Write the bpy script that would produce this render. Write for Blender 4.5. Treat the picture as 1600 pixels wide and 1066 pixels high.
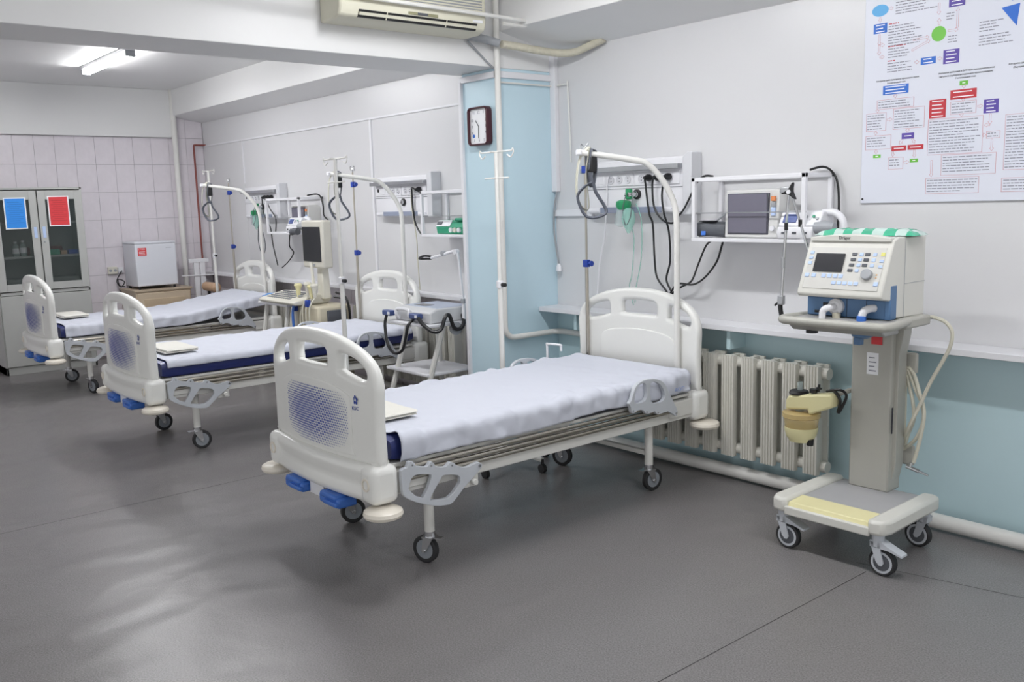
import bpy, bmesh, math, random
from math import sin, cos, pi, radians as R
from mathutils import Vector, Matrix, noise
for o in list(bpy.data.objects): bpy.data.objects.remove(o)
scn = bpy.context.scene
COL = scn.collection
random.seed(4)
# ---------------------------------------------------------------- camera, world, exposure
cam = bpy.data.objects.new('camera', bpy.data.cameras.new('camera')); COL.objects.link(cam)
yaw, pit, rol = R(39.81876), R(8.6078), R(-1.65509)
f0 = Vector((-cos(yaw), sin(yaw), 0)); r0 = Vector((sin(yaw), cos(yaw), 0)); u0 = Vector((0, 0, 1))
f1 = f0*cos(pit)-u0*sin(pit); u1 = u0*cos(pit)+f0*sin(pit)
r2 = r0*cos(rol)+u1*sin(rol); u2 = u1*cos(rol)-r0*sin(rol)
cam.matrix_world = Matrix(((r2.x, u2.x, -f1.x, 4.616), (r2.y, u2.y, -f1.y, -4.269), (r2.z, u2.z, -f1.z, 1.58), (0, 0, 0, 1)))
cam.data.sensor_width = 36; cam.data.lens = 36*1433.556/1600; cam.data.clip_start = .05
scn.camera = cam
w = bpy.data.worlds.new('world'); scn.world = w; w.use_nodes = True
w.node_tree.nodes['Background'].inputs[0].default_value = (.985, .99, 1, 1)
w.node_tree.nodes['Background'].inputs[1].default_value = .9
scn.view_settings.view_transform = 'Standard'; scn.view_settings.look = 'None'
scn.view_settings.gamma = 1; scn.view_settings.use_curve_mapping = False
scn.view_settings.exposure = 0.0
LAMP_W = 14.0
# ---------------------------------------------------------------- materials
def lin(h):
    h = h.lstrip('#'); c = [int(h[i:i+2], 16)/255 for i in (0, 2, 4)]
    return tuple(x/12.92 if x <= .04045 else ((x+.055)/1.055)**2.4 for x in c)+(1,)
MATS = {}
def mat(name, hexc, rough=.5, metal=0, var=.04, scale=8, bump=0, bscale=60, emit=0, trans=0, alpha=1, coat=0):
    if name in MATS: return MATS[name]
    m = bpy.data.materials.new(name); m.use_nodes = True; MATS[name] = m
    nt = m.node_tree; b = nt.nodes['Principled BSDF']
    c = lin(hexc); b.inputs['Roughness'].default_value = rough; b.inputs['Metallic'].default_value = metal
    b.inputs['Base Color'].default_value = c
    if coat: b.inputs['Coat Weight'].default_value = coat; b.inputs['Coat Roughness'].default_value = .1
    tc = nt.nodes.new('ShaderNodeTexCoord')
    if var:
        n = nt.nodes.new('ShaderNodeTexNoise'); n.inputs['Scale'].default_value = scale; n.inputs['Detail'].default_value = 4
        nt.links.new(tc.outputs['Object'], n.inputs['Vector'])
        mx = nt.nodes.new('ShaderNodeMix'); mx.data_type = 'RGBA'
        mx.inputs[6].default_value = tuple(x*(1-var) for x in c[:3])+(1,); mx.inputs[7].default_value = tuple(min(1, x*(1+var)) for x in c[:3])+(1,)
        nt.links.new(n.outputs['Fac'], mx.inputs[0]); nt.links.new(mx.outputs[2], b.inputs['Base Color'])
    if bump:
        n2 = nt.nodes.new('ShaderNodeTexNoise'); n2.inputs['Scale'].default_value = bscale; n2.inputs['Detail'].default_value = 3
        nt.links.new(tc.outputs['Object'], n2.inputs['Vector'])
        bp = nt.nodes.new('ShaderNodeBump'); bp.inputs['Strength'].default_value = bump; bp.inputs['Distance'].default_value = .01
        nt.links.new(n2.outputs['Fac'], bp.inputs['Height']); nt.links.new(bp.outputs['Normal'], b.inputs['Normal'])
    if emit:
        b.inputs['Emission Color'].default_value = c; b.inputs['Emission Strength'].default_value = emit
    if trans: b.inputs['Transmission Weight'].default_value = trans; b.inputs['IOR'].default_value = 1.3
    if alpha < 1: b.inputs['Alpha'].default_value = alpha
    return m
wallw = mat('wall_white', '#e9e9e9', .45, var=.015, scale=2, bump=.04, bscale=9)
panelw = mat('panel_white', '#d8d8da', .3, var=.012, scale=1.5, bump=.03, bscale=4)
ceilw = mat('ceiling_white', '#e9e9e9', .45, var=.02, scale=1.5, bump=.08, bscale=5)
teal = mat('teal_paint', '#c3dce2', .35, var=.04, scale=3, bump=.1, bscale=12)
colblue = mat('column_blue', '#c6dfea', .35, var=.025, scale=2, bump=.04, bscale=10)
bedw = mat('bed_plastic', '#ecece8', .28, var=.02, scale=4, coat=.2)
bumpm = mat('bumper_cream', '#e9e2d5', .35, var=.04, scale=20)
framew = mat('frame_white', '#dcdbd6', .35, var=.03, scale=10)
guardg = mat('guard_grey', '#c3c7cd', .35, var=.02)
steel = mat('stainless', '#b9b3a8', .28, metal=1, var=.05, scale=30)
chrome = mat('chrome', '#cfd0d2', .15, metal=1, var=.02)
navy = mat('navy_vinyl', '#1f2a63', .4, var=.1, scale=12)
sheetm = mat('sheet_white', '#cdd0db', .8, var=.015, scale=5, bump=.3, bscale=11)
towelm = mat('towel_cream', '#e2e0d8', .9, var=.03, scale=30, bump=.3, bscale=120)
blue = mat('blue_plastic', '#3f72c8', .35, var=.05)
dkblue = mat('clamp_blue', '#1f3f9c', .4, var=.05)
dotblue = mat('dot_blue', '#3c51a6', .6, var=.1, scale=40)
rubber = mat('rubber_black', '#2a2a2c', .6, var=.1, scale=20)
hubg = mat('hub_grey', '#8b9096', .45, var=.05)
black = mat('black_plastic', '#1b1b1d', .4, var=.1)
pipew = mat('pipe_white', '#e5e4e0', .35, var=.04, scale=12)
radw = mat('radiator_white', '#dad8cf', .38, var=.05, scale=10, bump=.15, bscale=40)
plw = mat('plastic_white', '#e8e8ec', .35, var=.015)
alu = mat('aluminium', '#b9bbbe', .35, metal=.8, var=.04)
grey = mat('grey_plastic', '#9ea1a6', .45, var=.04)
dgrey = mat('dark_grey', '#55585e', .6, var=.08, scale=25)
creamm = mat('device_cream', '#dcd9cd', .4, var=.03)
ventw = mat('ventilator_white', '#d9d8d1', .38, var=.015)
ventg = mat('ventilator_grey', '#b1b0a8', .4, var=.02)
ventb = mat('ventilator_blue', '#54779f', .4, var=.04)
yelw = mat('aged_yellow', '#e6dfae', .4, var=.05)
amber = mat('amber_jar', '#e8cf92', .15, var=.05, alpha=.6)
screen = mat('screen_dark', '#2c2d31', .2, var=.05)
screenp = mat('screen_violet', '#6c6a78', .2, var=.04)
ltblue = mat('key_blue', '#bcd0f2', .5, var=.02)
green = mat('pump_green', '#2f9a76', .4, var=.05)
maskg = mat('mask_green', '#9fd8c9', .25, var=.05, alpha=.45)
clearp = mat('clear_plastic', '#d5e4e4', .15, var=.02, alpha=.35)
dgreen = mat('valve_green', '#1f9b62', .35, var=.05, alpha=.85)
cabg = mat('cabinet_grey', '#b5b6b3', .42, var=.02)
glassm = mat('cabinet_glass', '#4c5452', .06, var=.0, alpha=.35)
cabin = mat('cabinet_inside', '#6a6f6d', .6, var=.06)
wood = mat('beech_laminate', '#cdbba3', .45, var=.08, scale=5)
fridgew = mat('fridge_white', '#dfe1e8', .3, var=.01)
red = mat('sticker_red', '#d83a40', .5, var=.06, scale=60)
pblue = mat('paper_blue', '#2f8fe8', .6, var=.05, scale=50)
white = mat('paper_white', '#f2f3f6', .6, var=.01)
inkm = mat('ink_black', '#2b2b33', .6, var=.05)
inkg = mat('ink_grey', '#8f909c', .6, var=.1, scale=300)
inkr = mat('ink_rose', '#c9868c', .6, var=.05)
boardm = mat('poster_board', '#dcdfea', .35, var=.008)
acm = mat('ac_ivory', '#d8d5c3', .4, var=.03)
maroon = mat('clock_maroon', '#451a25', .3, var=.1)
redp = mat('pipe_red_brown', '#8d4f49', .5, var=.1, scale=30)
tan = mat('tan_vinyl', '#c3a184', .5, var=.06)
hosem = mat('hose_cream', '#cfccbc', .45, var=.04)
emitm = mat('lamp_tube', '#ffffff', .4, var=0, emit=58)
strapm = mat('strap_grey', '#5a5e68', .7, var=.1, scale=60)
strapb = mat('strap_beige', '#c3c2b4', .7, var=.06, scale=60)
foam = mat('foam_beige', '#cdc8b6', .8, var=.12, scale=40, bump=.5, bscale=60)
seamm = mat('seam_dark', '#3a3839', .8, var=.1)
def tile_mat():
    m = mat('tile_pink', '#e3dde3', .25, var=.07, scale=14); return m
tilem = tile_mat()
def floor_mat():
    m = bpy.data.materials.new('linoleum'); m.use_nodes = True; nt = m.node_tree; b = nt.nodes['Principled BSDF']
    tc = nt.nodes.new('ShaderNodeTexCoord')
    def nz(s, d=3):
        n = nt.nodes.new('ShaderNodeTexNoise'); n.inputs['Scale'].default_value = s; n.inputs['Detail'].default_value = d
        nt.links.new(tc.outputs['Object'], n.inputs['Vector']); return n
    n1 = nz(170, 2); n2 = nz(1.1, 4)
    cr = nt.nodes.new('ShaderNodeValToRGB'); e = cr.color_ramp.elements
    e[0].position = .3; e[0].color = (.118, .111, .111, 1); e[1].position = .7; e[1].color = (.26, .247, .247, 1)
    nt.links.new(n1.outputs['Fac'], cr.inputs[0])
    mx = nt.nodes.new('ShaderNodeMix'); mx.data_type = 'RGBA'; mx.blend_type = 'MULTIPLY'; mx.inputs[0].default_value = 1
    cr2 = nt.nodes.new('ShaderNodeValToRGB'); cr2.color_ramp.elements[0].color = (.95, .95, .95, 1); cr2.color_ramp.elements[1].color = (1.04, 1.04, 1.04, 1)
    nt.links.new(n2.outputs['Fac'], cr2.inputs[0]); nt.links.new(cr.outputs[0], mx.inputs[6]); nt.links.new(cr2.outputs[0], mx.inputs[7])
    nt.links.new(mx.outputs[2], b.inputs['Base Color'])
    n3 = nz(3.5, 3); n4 = nz(90, 2)
    wv = nt.nodes.new('ShaderNodeTexWave'); wv.wave_type = 'BANDS'; wv.inputs['Scale'].default_value = .9; wv.inputs['Distortion'].default_value = 9; wv.inputs['Detail'].default_value = 2
    nt.links.new(tc.outputs['Object'], wv.inputs['Vector'])
    ad = nt.nodes.new('ShaderNodeMath'); ad.operation = 'MULTIPLY_ADD'; ad.inputs[1].default_value = .35
    nt.links.new(wv.outputs['Fac'], ad.inputs[0]); nt.links.new(n3.outputs['Fac'], ad.inputs[2])
    b1 = nt.nodes.new('ShaderNodeBump'); b1.inputs['Strength'].default_value = .22; b1.inputs['Distance'].default_value = .03
    nt.links.new(ad.outputs[0], b1.inputs['Height'])
    b2_ = nt.nodes.new('ShaderNodeBump'); b2_.inputs['Strength'].default_value = .12; b2_.inputs['Distance'].default_value = .002
    nt.links.new(n4.outputs['Fac'], b2_.inputs['Height']); nt.links.new(b1.outputs['Normal'], b2_.inputs['Normal'])
    nt.links.new(b2_.outputs['Normal'], b.inputs['Normal'])
    b.inputs['Roughness'].default_value = .33
    return m
floorm = floor_mat()
# ---------------------------------------------------------------- mesh helpers
def crom(pts, k=6, closed=False):
    P = [Vector(p) for p in pts]; n = len(P); out = []
    rng = range(n) if closed else range(n-1)
    for i in rng:
        if closed: a, b, c, d = P[(i-1) % n], P[i], P[(i+1) % n], P[(i+2) % n]
        else: a, b, c, d = P[max(i-1, 0)], P[i], P[i+1], P[min(i+2, n-1)]
        for j in range(k):
            t = j/k
            out.append(.5*((2*b)+(c-a)*t+(2*a-5*b+4*c-d)*t*t+(3*b-a-3*c+d)*t**3))
    if not closed: out.append(P[-1])
    return out
class M:
    def __init__(s): s.v = []; s.f = []
    def add(s, v, f):
        k = len(s.v); s.v += [Vector(p) for p in v]; s.f += [[i+k for i in q] for q in f]; return s
    def b2(s, x0, x1, y0, y1, z0, z1):
        return s.add([(x, y, z) for z in (z0, z1) for x, y in ((x0, y0), (x1, y0), (x1, y1), (x0, y1))],
                     [(3, 2, 1, 0), (4, 5, 6, 7), (0, 1, 5, 4), (1, 2, 6, 5), (2, 3, 7, 6), (3, 0, 4, 7)])
    def box(s, c, d, rot=None):
        k = len(s.v); s.b2(-d[0]/2, d[0]/2, -d[1]/2, d[1]/2, -d[2]/2, d[2]/2)
        for i in range(k, len(s.v)): s.v[i] = (rot @ s.v[i] if rot else s.v[i])+Vector(c)
        return s
    def cyl(s, p0, p1, r, r2=None, n=14):
        p0 = Vector(p0); p1 = Vector(p1); d = (p1-p0).normalized(); a = d.orthogonal().normalized(); b = d.cross(a)
        r2 = r if r2 is None else r2; v = []
        for p, q in ((p0, r), (p1, r2)): v += [p+(a*cos(2*pi*i/n)+b*sin(2*pi*i/n))*q for i in range(n)]
        f = [(i, (i+1) % n, n+(i+1) % n, n+i) for i in range(n)]+[list(range(n))[::-1], list(range(n, 2*n))]
        return s.add(v, f)
    def tube(s, pts, r, n=8, k=6, closed=False, flat=None):
        P = crom(pts, k, closed) if k > 1 else [Vector(p) for p in pts]
        m = len(P); rings = []; a = None
        for i, p in enumerate(P):
            if closed: d = (P[(i+1) % m]-P[i-1])
            else: d = (P[min(i+1, m-1)]-P[max(i-1, 0)])
            d = d.normalized() if d.length > 1e-9 else Vector((0, 0, 1))
            if a is None: a = d.orthogonal().normalized() if flat is None else Vector(flat[0])
            a = (a-d*a.dot(d)); a = a.normalized() if a.length > 1e-6 else d.orthogonal().normalized()
            b = d.cross(a)
            ra, rb = (r, r) if flat is None else (r, flat[1])
            rings.append([p+a*cos(2*pi*j/n)*ra+b*sin(2*pi*j/n)*rb for j in range(n)])
        v = [q for g in rings for q in g]; f = []
        for i in range(m if closed else m-1):
            i2 = (i+1) % m
            f += [(i*n+j, i*n+(j+1) % n, i2*n+(j+1) % n, i2*n+j) for j in range(n)]
        if not closed: f += [list(range(n))[::-1], list(range((m-1)*n, m*n))]
        return s.add(v, f)
    def lathe(s, prof, c=(0, 0, 0), axis='z', n=24, ring=False):
        c = Vector(c); v = []
        for r, h in prof:
            for j in range(n):
                x, y = r*cos(2*pi*j/n), r*sin(2*pi*j/n)
                v.append(c+Vector({'z': (x, y, h), 'y': (x, h, y), 'x': (h, x, y)}[axis]))
        m = len(prof); f = [(i*n+j, i*n+(j+1) % n, (i+1)*n+(j+1) % n, (i+1)*n+j) for i in range(m-1) for j in range(n)]
        if ring: f += [((m-1)*n+j, (m-1)*n+(j+1) % n, (j+1) % n, j) for j in range(n)]
        else: f += [list(range(n))[::-1], list(range((m-1)*n, m*n))]
        return s.add(v, f)
    def prism(s, poly, a, b, plane='xz'):
        mp = {'xz': lambda p, d: (p[0], d, p[1]), 'yz': lambda p, d: (d, p[0], p[1]), 'xy': lambda p, d: (p[0], p[1], d)}[plane]
        n = len(poly); v = [mp(p, a) for p in poly]+[mp(p, b) for p in poly]
        f = [(i, (i+1) % n, n+(i+1) % n, n+i) for i in range(n)]+[list(range(n))[::-1], list(range(n, 2*n))]
        return s.add(v, f)
    def xf(s, mtx):
        s.v = [mtx @ p for p in s.v]; return s
def plate(outline, holes, th, bev, plane='xz', k=4, cuts=0):
    """flat plate with rounded edges and openings; returns an M centred on depth 0"""
    cu = bpy.data.curves.new('tmp', 'CURVE'); cu.dimensions = '2D'; cu.fill_mode = 'BOTH'
    cu.extrude = th/2-bev; cu.bevel_depth = bev; cu.bevel_resolution = 3; cu.offset = -bev
    for o_ in [outline]+holes:
        p = crom([(a, b, 0) for a, b in o_], k, True) if k > 1 else [Vector((a, b, 0)) for a, b in o_]
        sp = cu.splines.new('POLY'); sp.points.add(len(p)-1); sp.use_cyclic_u = True
        for q, c in zip(sp.points, p): q.co = (c.x, c.y, 0, 1)
    o = bpy.data.objects.new('tmp', cu); COL.objects.link(o)
    me = bpy.data.meshes.new_from_object(o.evaluated_get(bpy.context.evaluated_depsgraph_get()))
    bm = bmesh.new(); bm.from_mesh(me)
    bmesh.ops.remove_doubles(bm, verts=bm.verts, dist=1e-5)
    if cuts:
        xs = [v.co.x for v in bm.verts]; lo, hi = min(xs), max(xs)
        for i in range(1, cuts):
            bmesh.ops.bisect_plane(bm, geom=bm.verts[:]+bm.edges[:]+bm.faces[:], plane_co=(lo+(hi-lo)*i/cuts, 0, 0), plane_no=(1, 0, 0))
    bm.normal_update()
    m = M(); mp = {'xz': lambda p: (p.x, -p.z, p.y), 'yz': lambda p: (p.z, p.x, p.y), 'xy': lambda p: p}[plane]
    bm.verts.index_update(); m.add([mp(v.co) for v in bm.verts], [[v.index for v in f.verts] for f in bm.faces])
    bm.free(); bpy.data.objects.remove(o); bpy.data.curves.remove(cu); bpy.data.meshes.remove(me)
    return m
def cutplate(outline, holes, th, plane='yz', k=2):
    bm = bmesh.new(); ed = []
    for o_ in [outline]+holes:
        p = crom([(a, b, 0) for a, b in o_], k, True); vs = [bm.verts.new(q) for q in p]
        ed += [bm.edges.new((vs[i], vs[(i+1) % len(vs)])) for i in range(len(vs))]
    g = bmesh.ops.triangle_fill(bm, edges=ed, use_beauty=True); fs = [x for x in g['geom'] if isinstance(x, bmesh.types.BMFace)]
    e = bmesh.ops.extrude_face_region(bm, geom=fs); top = [x for x in e['geom'] if isinstance(x, bmesh.types.BMVert)]
    for v in bm.verts: v.co.z = -th/2
    for v in top: v.co.z = th/2
    bm.verts.index_update(); m = M()
    m.add([(v.co.z, v.co.x, v.co.y) for v in bm.verts], [[v.index for v in f.verts] for f in bm.faces]); bm.free(); return m
def mesh(m, name, material, smooth=40):
    me = bpy.data.meshes.new(name); me.from_pydata([tuple(p) for p in m.v], [], m.f); me.update()
    bm = bmesh.new(); bm.from_mesh(me); bmesh.ops.recalc_face_normals(bm, faces=bm.faces); bm.to_mesh(me); bm.free()
    if smooth:
        me.polygons.foreach_set('use_smooth', [True]*len(me.polygons)); me.set_sharp_from_angle(angle=R(smooth))
    me.materials.append(material); return me
def bev(o, wd, seg=2):
    if wd:
        b = o.modifiers.new('bevel', 'BEVEL'); b.width = wd; b.segments = seg; b.limit_method = 'ANGLE'; b.angle_limit = R(40)
    return o
def rootloc(p):
    v = Vector((0, 0, 0))
    while p is not None: v += p.location; p = p.parent
    return v
def tag(o, label, cat, group=None):
    o['label'] = label; o['category'] = cat
    if group: o['group'] = group
    return o
def T(name, label, cat, loc=(0, 0, 0), group=None):
    o = bpy.data.objects.new(name, None); COL.objects.link(o); o.location = loc; o.empty_display_size = .1
    return tag(o, label, cat, group)
def P(m, name, material, parent, b=0, label=None, at=None, smooth=40):
    """a part; vertices in the coordinates its thing was built in"""
    off = rootloc(parent)
    if at is None: m.v = [p-off for p in m.v]
    o = bpy.data.objects.new(name, mesh(m, name, material, smooth)); COL.objects.link(o); o.parent = parent
    if at is not None: o.location = Vector(at)-off
    if label: o['label'] = label
    return bev(o, b)
def S(m, name, material, label, cat, group=None, b=0, smooth=40):
    """a thing that is one mesh, origin at its base"""
    lo = [min(p[i] for p in m.v) for i in range(3)]; hi = [max(p[i] for p in m.v) for i in range(3)]
    c = Vector(((lo[0]+hi[0])/2, (lo[1]+hi[1])/2, lo[2])); m.v = [p-c for p in m.v]
    o = bpy.data.objects.new(name, mesh(m, name, material, smooth)); COL.objects.link(o); o.location = c
    return bev(tag(o, label, cat, group), b)
def ST(m, name, material, parent=None, b=0, smooth=40):
    o = bpy.data.objects.new(name, mesh(m, name, material, smooth)); COL.objects.link(o); o.parent = parent
    if parent is None: o['kind'] = 'structure'
    return bev(o, b)
def copy_tree(o, parent=None):
    c = o.copy(); COL.objects.link(c); c.parent = parent
    for ch in o.children: copy_tree(ch, c)
    return c
def text(body, size, material, name, parent, loc, rx='wall', ext=.0004, align='LEFT', shear=0):
    cu = bpy.data.curves.new('tmp', 'FONT'); cu.body = body; cu.size = size; cu.extrude = ext; cu.align_x = align; cu.shear = shear
    cu.resolution_u = 2
    o = bpy.data.objects.new('tmp', cu); COL.objects.link(o)
    me = bpy.data.meshes.new_from_object(o.evaluated_get(bpy.context.evaluated_depsgraph_get()))
    bpy.data.objects.remove(o); bpy.data.curves.remove(cu)
    Rm = {'wall': Matrix.Rotation(pi/2, 4, 'X'), 'far': Matrix.Rotation(pi/2, 4, 'Z') @ Matrix.Rotation(pi/2, 4, 'X')}[rx] if isinstance(rx, str) else rx
    me.transform(Matrix.Translation(Vector(loc)-rootloc(parent)) @ Rm); me.materials.clear(); me.materials.append(material)
    o = bpy.data.objects.new(name, me); COL.objects.link(o); o.parent = parent; return o
# ================================================================= THE SETTING
XL, XR, YF = -6.0, 7.0, -6.5
ST(M().b2(XL-.1, XR, YF, .1, -.1, 0), 'floor', floorm)
fl = bpy.data.objects['floor']
ST(M().b2(2.734, 2.7375, -6, -.8, -.0005, .0006), 'seam', seamm, fl)
ST(M().add([(2.66, -.74, .0006), (7, .2, .0006), (7, .204, .0006), (2.66, -.736, .0006)], [(0, 1, 2, 3)]), 'seam', seamm, fl)
ST(M().b2(-.462, -.46, -6, -.5, -.0005, .0005), 'seam', seamm, fl)
ST(M().b2(XL-.1, XR, YF, .1, 2.93, 3.03), 'ceiling', ceilw)
wb = ST(M().b2(XL-.1, XR, .012, .12, 0, 2.93), 'wall_back', wallw)
for a, b_ in ((-6, -4.925), (-4.919, -2.313), (-2.307, -.36)): ST(M().b2(a, b_, 0, .014, .86, 2.318), 'wall_panel', panelw, wb, .002)
ST(M().b2(-6, -.36, .002, .014, 2.322, 2.66), 'wall_panel', panelw, wb, .002)
for a, b_ in ((0, 6.9),): ST(M().b2(a, b_, 0, .014, .86, 2.66), 'wall_panel', panelw, wb, .002)
ST(M().b2(0, XR, .001, .014, 0, .86), 'painted_dado', teal, wb)
# pink tiles on the lower wall behind the far beds
ST(M().b2(-6, -.36, .006, .014, 0, .86), 'dado_backing', mat('grout', '#a7a0a6', .7), wb)
tm = mesh(M().b2(0, .197, -.006, .006, 0, .283), 'tile', tilem); 
for i in range(28):
    for j in range(3):
        o = bpy.data.objects.new('tile', tm); COL.objects.link(o); o.parent = wb; o.location = (-5.99+.2*i, .006, .003+.2865*j)
# far tiled wall
wf = ST(M().b2(XL-.12, XL-.012, YF, .1, 0, 2.93), 'wall_far', mat('grout', '#a7a0a6', .7))
t1 = mesh(M().b2(-.012, 0, 0, .1975, 0, .2955), 'tile', tilem)
for i in range(17):
    for j in range(9):
        z0 = .022+.2985*j
        y0 = -.2-.2*i
        if j >= 8 and y0 < -.41: continue
        o = bpy.data.objects.new('tile', t1); COL.objects.link(o); o.parent = wf; o.location = (XL+random.uniform(-.0008, .0004), y0, z0-(.04 if False else 0))
# white beam above the tiles, soffit along the bed wall, cross beam and column
ST(M().b2(XL-.01, XL+.06, YF, -.36, 2.41, 2.93), 'trim_1', wallw, b=.004)
ST(M().prism([(-.36, 2.93), (-.36, 2.647), (0.012, 2.585), (0.012, 2.93)], XL, -.2, 'yz'), 'trim_2', wallw, b=.004)
ST(M().prism([(-.45, 2.93), (-.45, 2.643), (0.012, 2.548), (0.012, 2.93)], -.2, XR, 'yz'), 'trim_3', wallw, b=.004)
ST(M().b2(-.425, 0, YF, 0, 2.42, 2.93), 'trim_4', ceilw, b=.004)
wc = ST(M().b2(-.36, 0, -.485, .01, 0, 2.42), 'wall_column', colblue, b=.004)
tr = M(); tr.b2(-.385, .012, -.5, -.47, 2.36, 2.4).b2(-.012, .016, -.5, .0, 2.36, 2.4); ST(tr, 'column_moulding', plw, wc, .004)
ST(M().b2(-.385, -.355, -.505, -.46, 0, 2.37), 'corner_strip', plw, wc, .003)
ST(M().b2(.0, .05, -.035, 0, 1.64, 2.55), 'trim_5', plw, b=.004)
ST(M().b2(.0, .365, -.02, 0, 1.475, 1.52), 'trim_6', plw, b=.003)
t7 = M().b2(0, XR, -.178, 0, .847, .877); ST(t7, 'trim_7', plw, b=.003)
ST(M().b2(XL, -.36, -.12, 0, .847, .877), 'trim_8', plw, b=.003)
for xx in (.3, 1.52, 2.45, 3.4): ST(M().b2(xx, xx+.025, -.14, .0, .74, .847), 'bracket', teal, bpy.data.objects['trim_7'])
ST(M().b2(-6, -.36, -.012, 0, 2.312, 2.327), 'trim_9', plw)
ST(M().b2(-4.93, -4.914, -.008, 0, 1.86, 2.312), 'trim_10', plw); ST(M().b2(-2.325, -2.295, -.012, 0, 1.0, 2.312), 'trim_11', plw)
# ---------------------------------------------------------------- ceiling lamps
def lamp(x, y, label, z=2.93, off=''):
    t = T('ceiling_lamp'+off, label, 'lamp', (x, y, z-.1), 'fluorescent ceiling lamps')
    P(M().b2(x-.65, x+.65, y-.04, y+.04, z-.03, z), 'housing', plw, t, .006)
    for s in (-.02, .02): P(M().cyl((x-.6, y+s, z-.06), (x+.6, y+s, z-.06), .014), 'tube'+off, emitm, t)
    for s in (-.62, .62): P(M().b2(x+s-.015, x+s+.015, y-.038, y+.038, z-.078, z-.028), 'end_cap', grey, t, .004)
    l = bpy.data.lights.new('tube_light'+off, 'AREA'); l.shape = 'RECTANGLE'; l.size = 1.2; l.size_y = .08; l.energy = LAMP_W; l.color = (.97, .98, 1)
    lo = bpy.data.objects.new('tube_light'+off, l); COL.objects.link(lo); lo.parent = t; lo.location = (0, 0, .01)
lamp(-3.97, -1.62, 'fluorescent lamp on ceiling above the far beds, near the tiled wall')
lamp(-1.75, -1.62, 'fluorescent lamp on ceiling behind the cross beam, over the middle bed')
lamp(1.3, -1.62, 'fluorescent lamp on ceiling above the bed beside the ventilator', off='_offscreen')
lamp(3.6, -1.62, 'fluorescent lamp on ceiling in front of the wall poster', off='_offscreen')
# ---------------------------------------------------------------- pipes
S(M().cyl((-5.95, -.12, .045), (XR, -.12, .045), .036, n=18), 'heating_pipe', pipew, 'thick white heating pipe lying along the foot of the bed wall', 'pipe')
S(M().tube([(.035, -.505, 2.93), (.035, -.505, .78)]+[(.035, -.505+.08*(1-cos(q*pi/12)), .78-.08*sin(q*pi/12)) for q in range(1, 7)]+[(.035, -.11, .70)]+[(.035+.07*(1-cos(q*pi/12)), -.11+.07*sin(q*pi/12), .70) for q in range(1, 7)]+[(1.0, -.04, .69)], .019, n=14, k=1),
  'riser_pipe', pipew, 'white riser pipe on the blue column bending towards the headboard', 'pipe')
S(M().cyl((-5.93, -.35, 0), (-5.93, -.35, 2.93), .03, n=14), 'riser_pipe', pipew, 'white vertical pipe against the pink tiled wall', 'pipe')
S(M().tube([(-5.93, 0, 2.33), (-5.93, -.13, 2.33), (-5.93, -.138, 2.327), (-5.93, -.14, 2.318), (-5.93, -.14, 0.02)], .011, n=8, k=1), 'gas_pipe', redp, 'thin red brown pipe in the tiled corner', 'pipe')
S(M().tube([(.016, -.475, 2.33), (.016, -.03, 2.33), (.06, -.015, 2.33), (.14, -.012, 2.33), (.15, -.012, 2.31), (.17, -.012, 1.83)], .006, n=6, k=4), 'cable_conduit', pipew, 'thin white conduit around the top of the blue column', 'conduit')
S(M().tube([(.25, -2.6, 2.69), (.25, -1.5, 2.675), (.25, -.45, 2.666), (.24, -.43, 2.65), (.22, -.45, 2.64), (.22, -.6, 2.64)], .011, n=8, k=4), 'cable_conduit', pipew, 'white conduit passing in front of the air conditioner', 'conduit')
# ================================================================= RADIATORS
def radiator(x0, n, label, dy=0):
    t = T('radiator', label, 'radiator', (x0+.0645*n, -.13, .15), 'cast radiators under the ledge')
    rib = []
    for i in range(5):
        c = -.034+.017*i
        rib += [(c-.0085, -.066), (c-.005, -.075), (c+.005, -.075)]
    rib += [(.0425, -.066), (.0425, -.045), (.013, -.035), (.013, .02), (.036, .03), (.036, .045), (-.036, .045), (-.036, .03), (-.013, .02), (-.013, -.035), (-.0425, -.045)]
    proto = None
    for k in range(n):
        if proto is None:
            m = M().prism(rib, 0, .565, 'xy'); proto = mesh(m, 'radiator_section', radw)
        o = bpy.data.objects.new('radiator_section', proto); COL.objects.link(o); o.parent = t
        o.location = Vector((x0+.129*k+.043, -.115+dy, .15))-t.location
    for z in (.19, .675): P(M().cyl((x0-.02, -.135+dy, z), (x0+.129*(n-1)+.115, -.135+dy, z), .03), 'header_pipe', radw, t)
    return t
radiator(1.004, 9, 'white ribbed radiator on teal wall beside the ventilator')
radiator(-2.5, 12, 'white ribbed radiator behind the middle bed and defibrillator cart', .025)
radiator(-5.0, 10, 'white ribbed radiator behind the bed by the tiled wall', .065)
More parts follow.
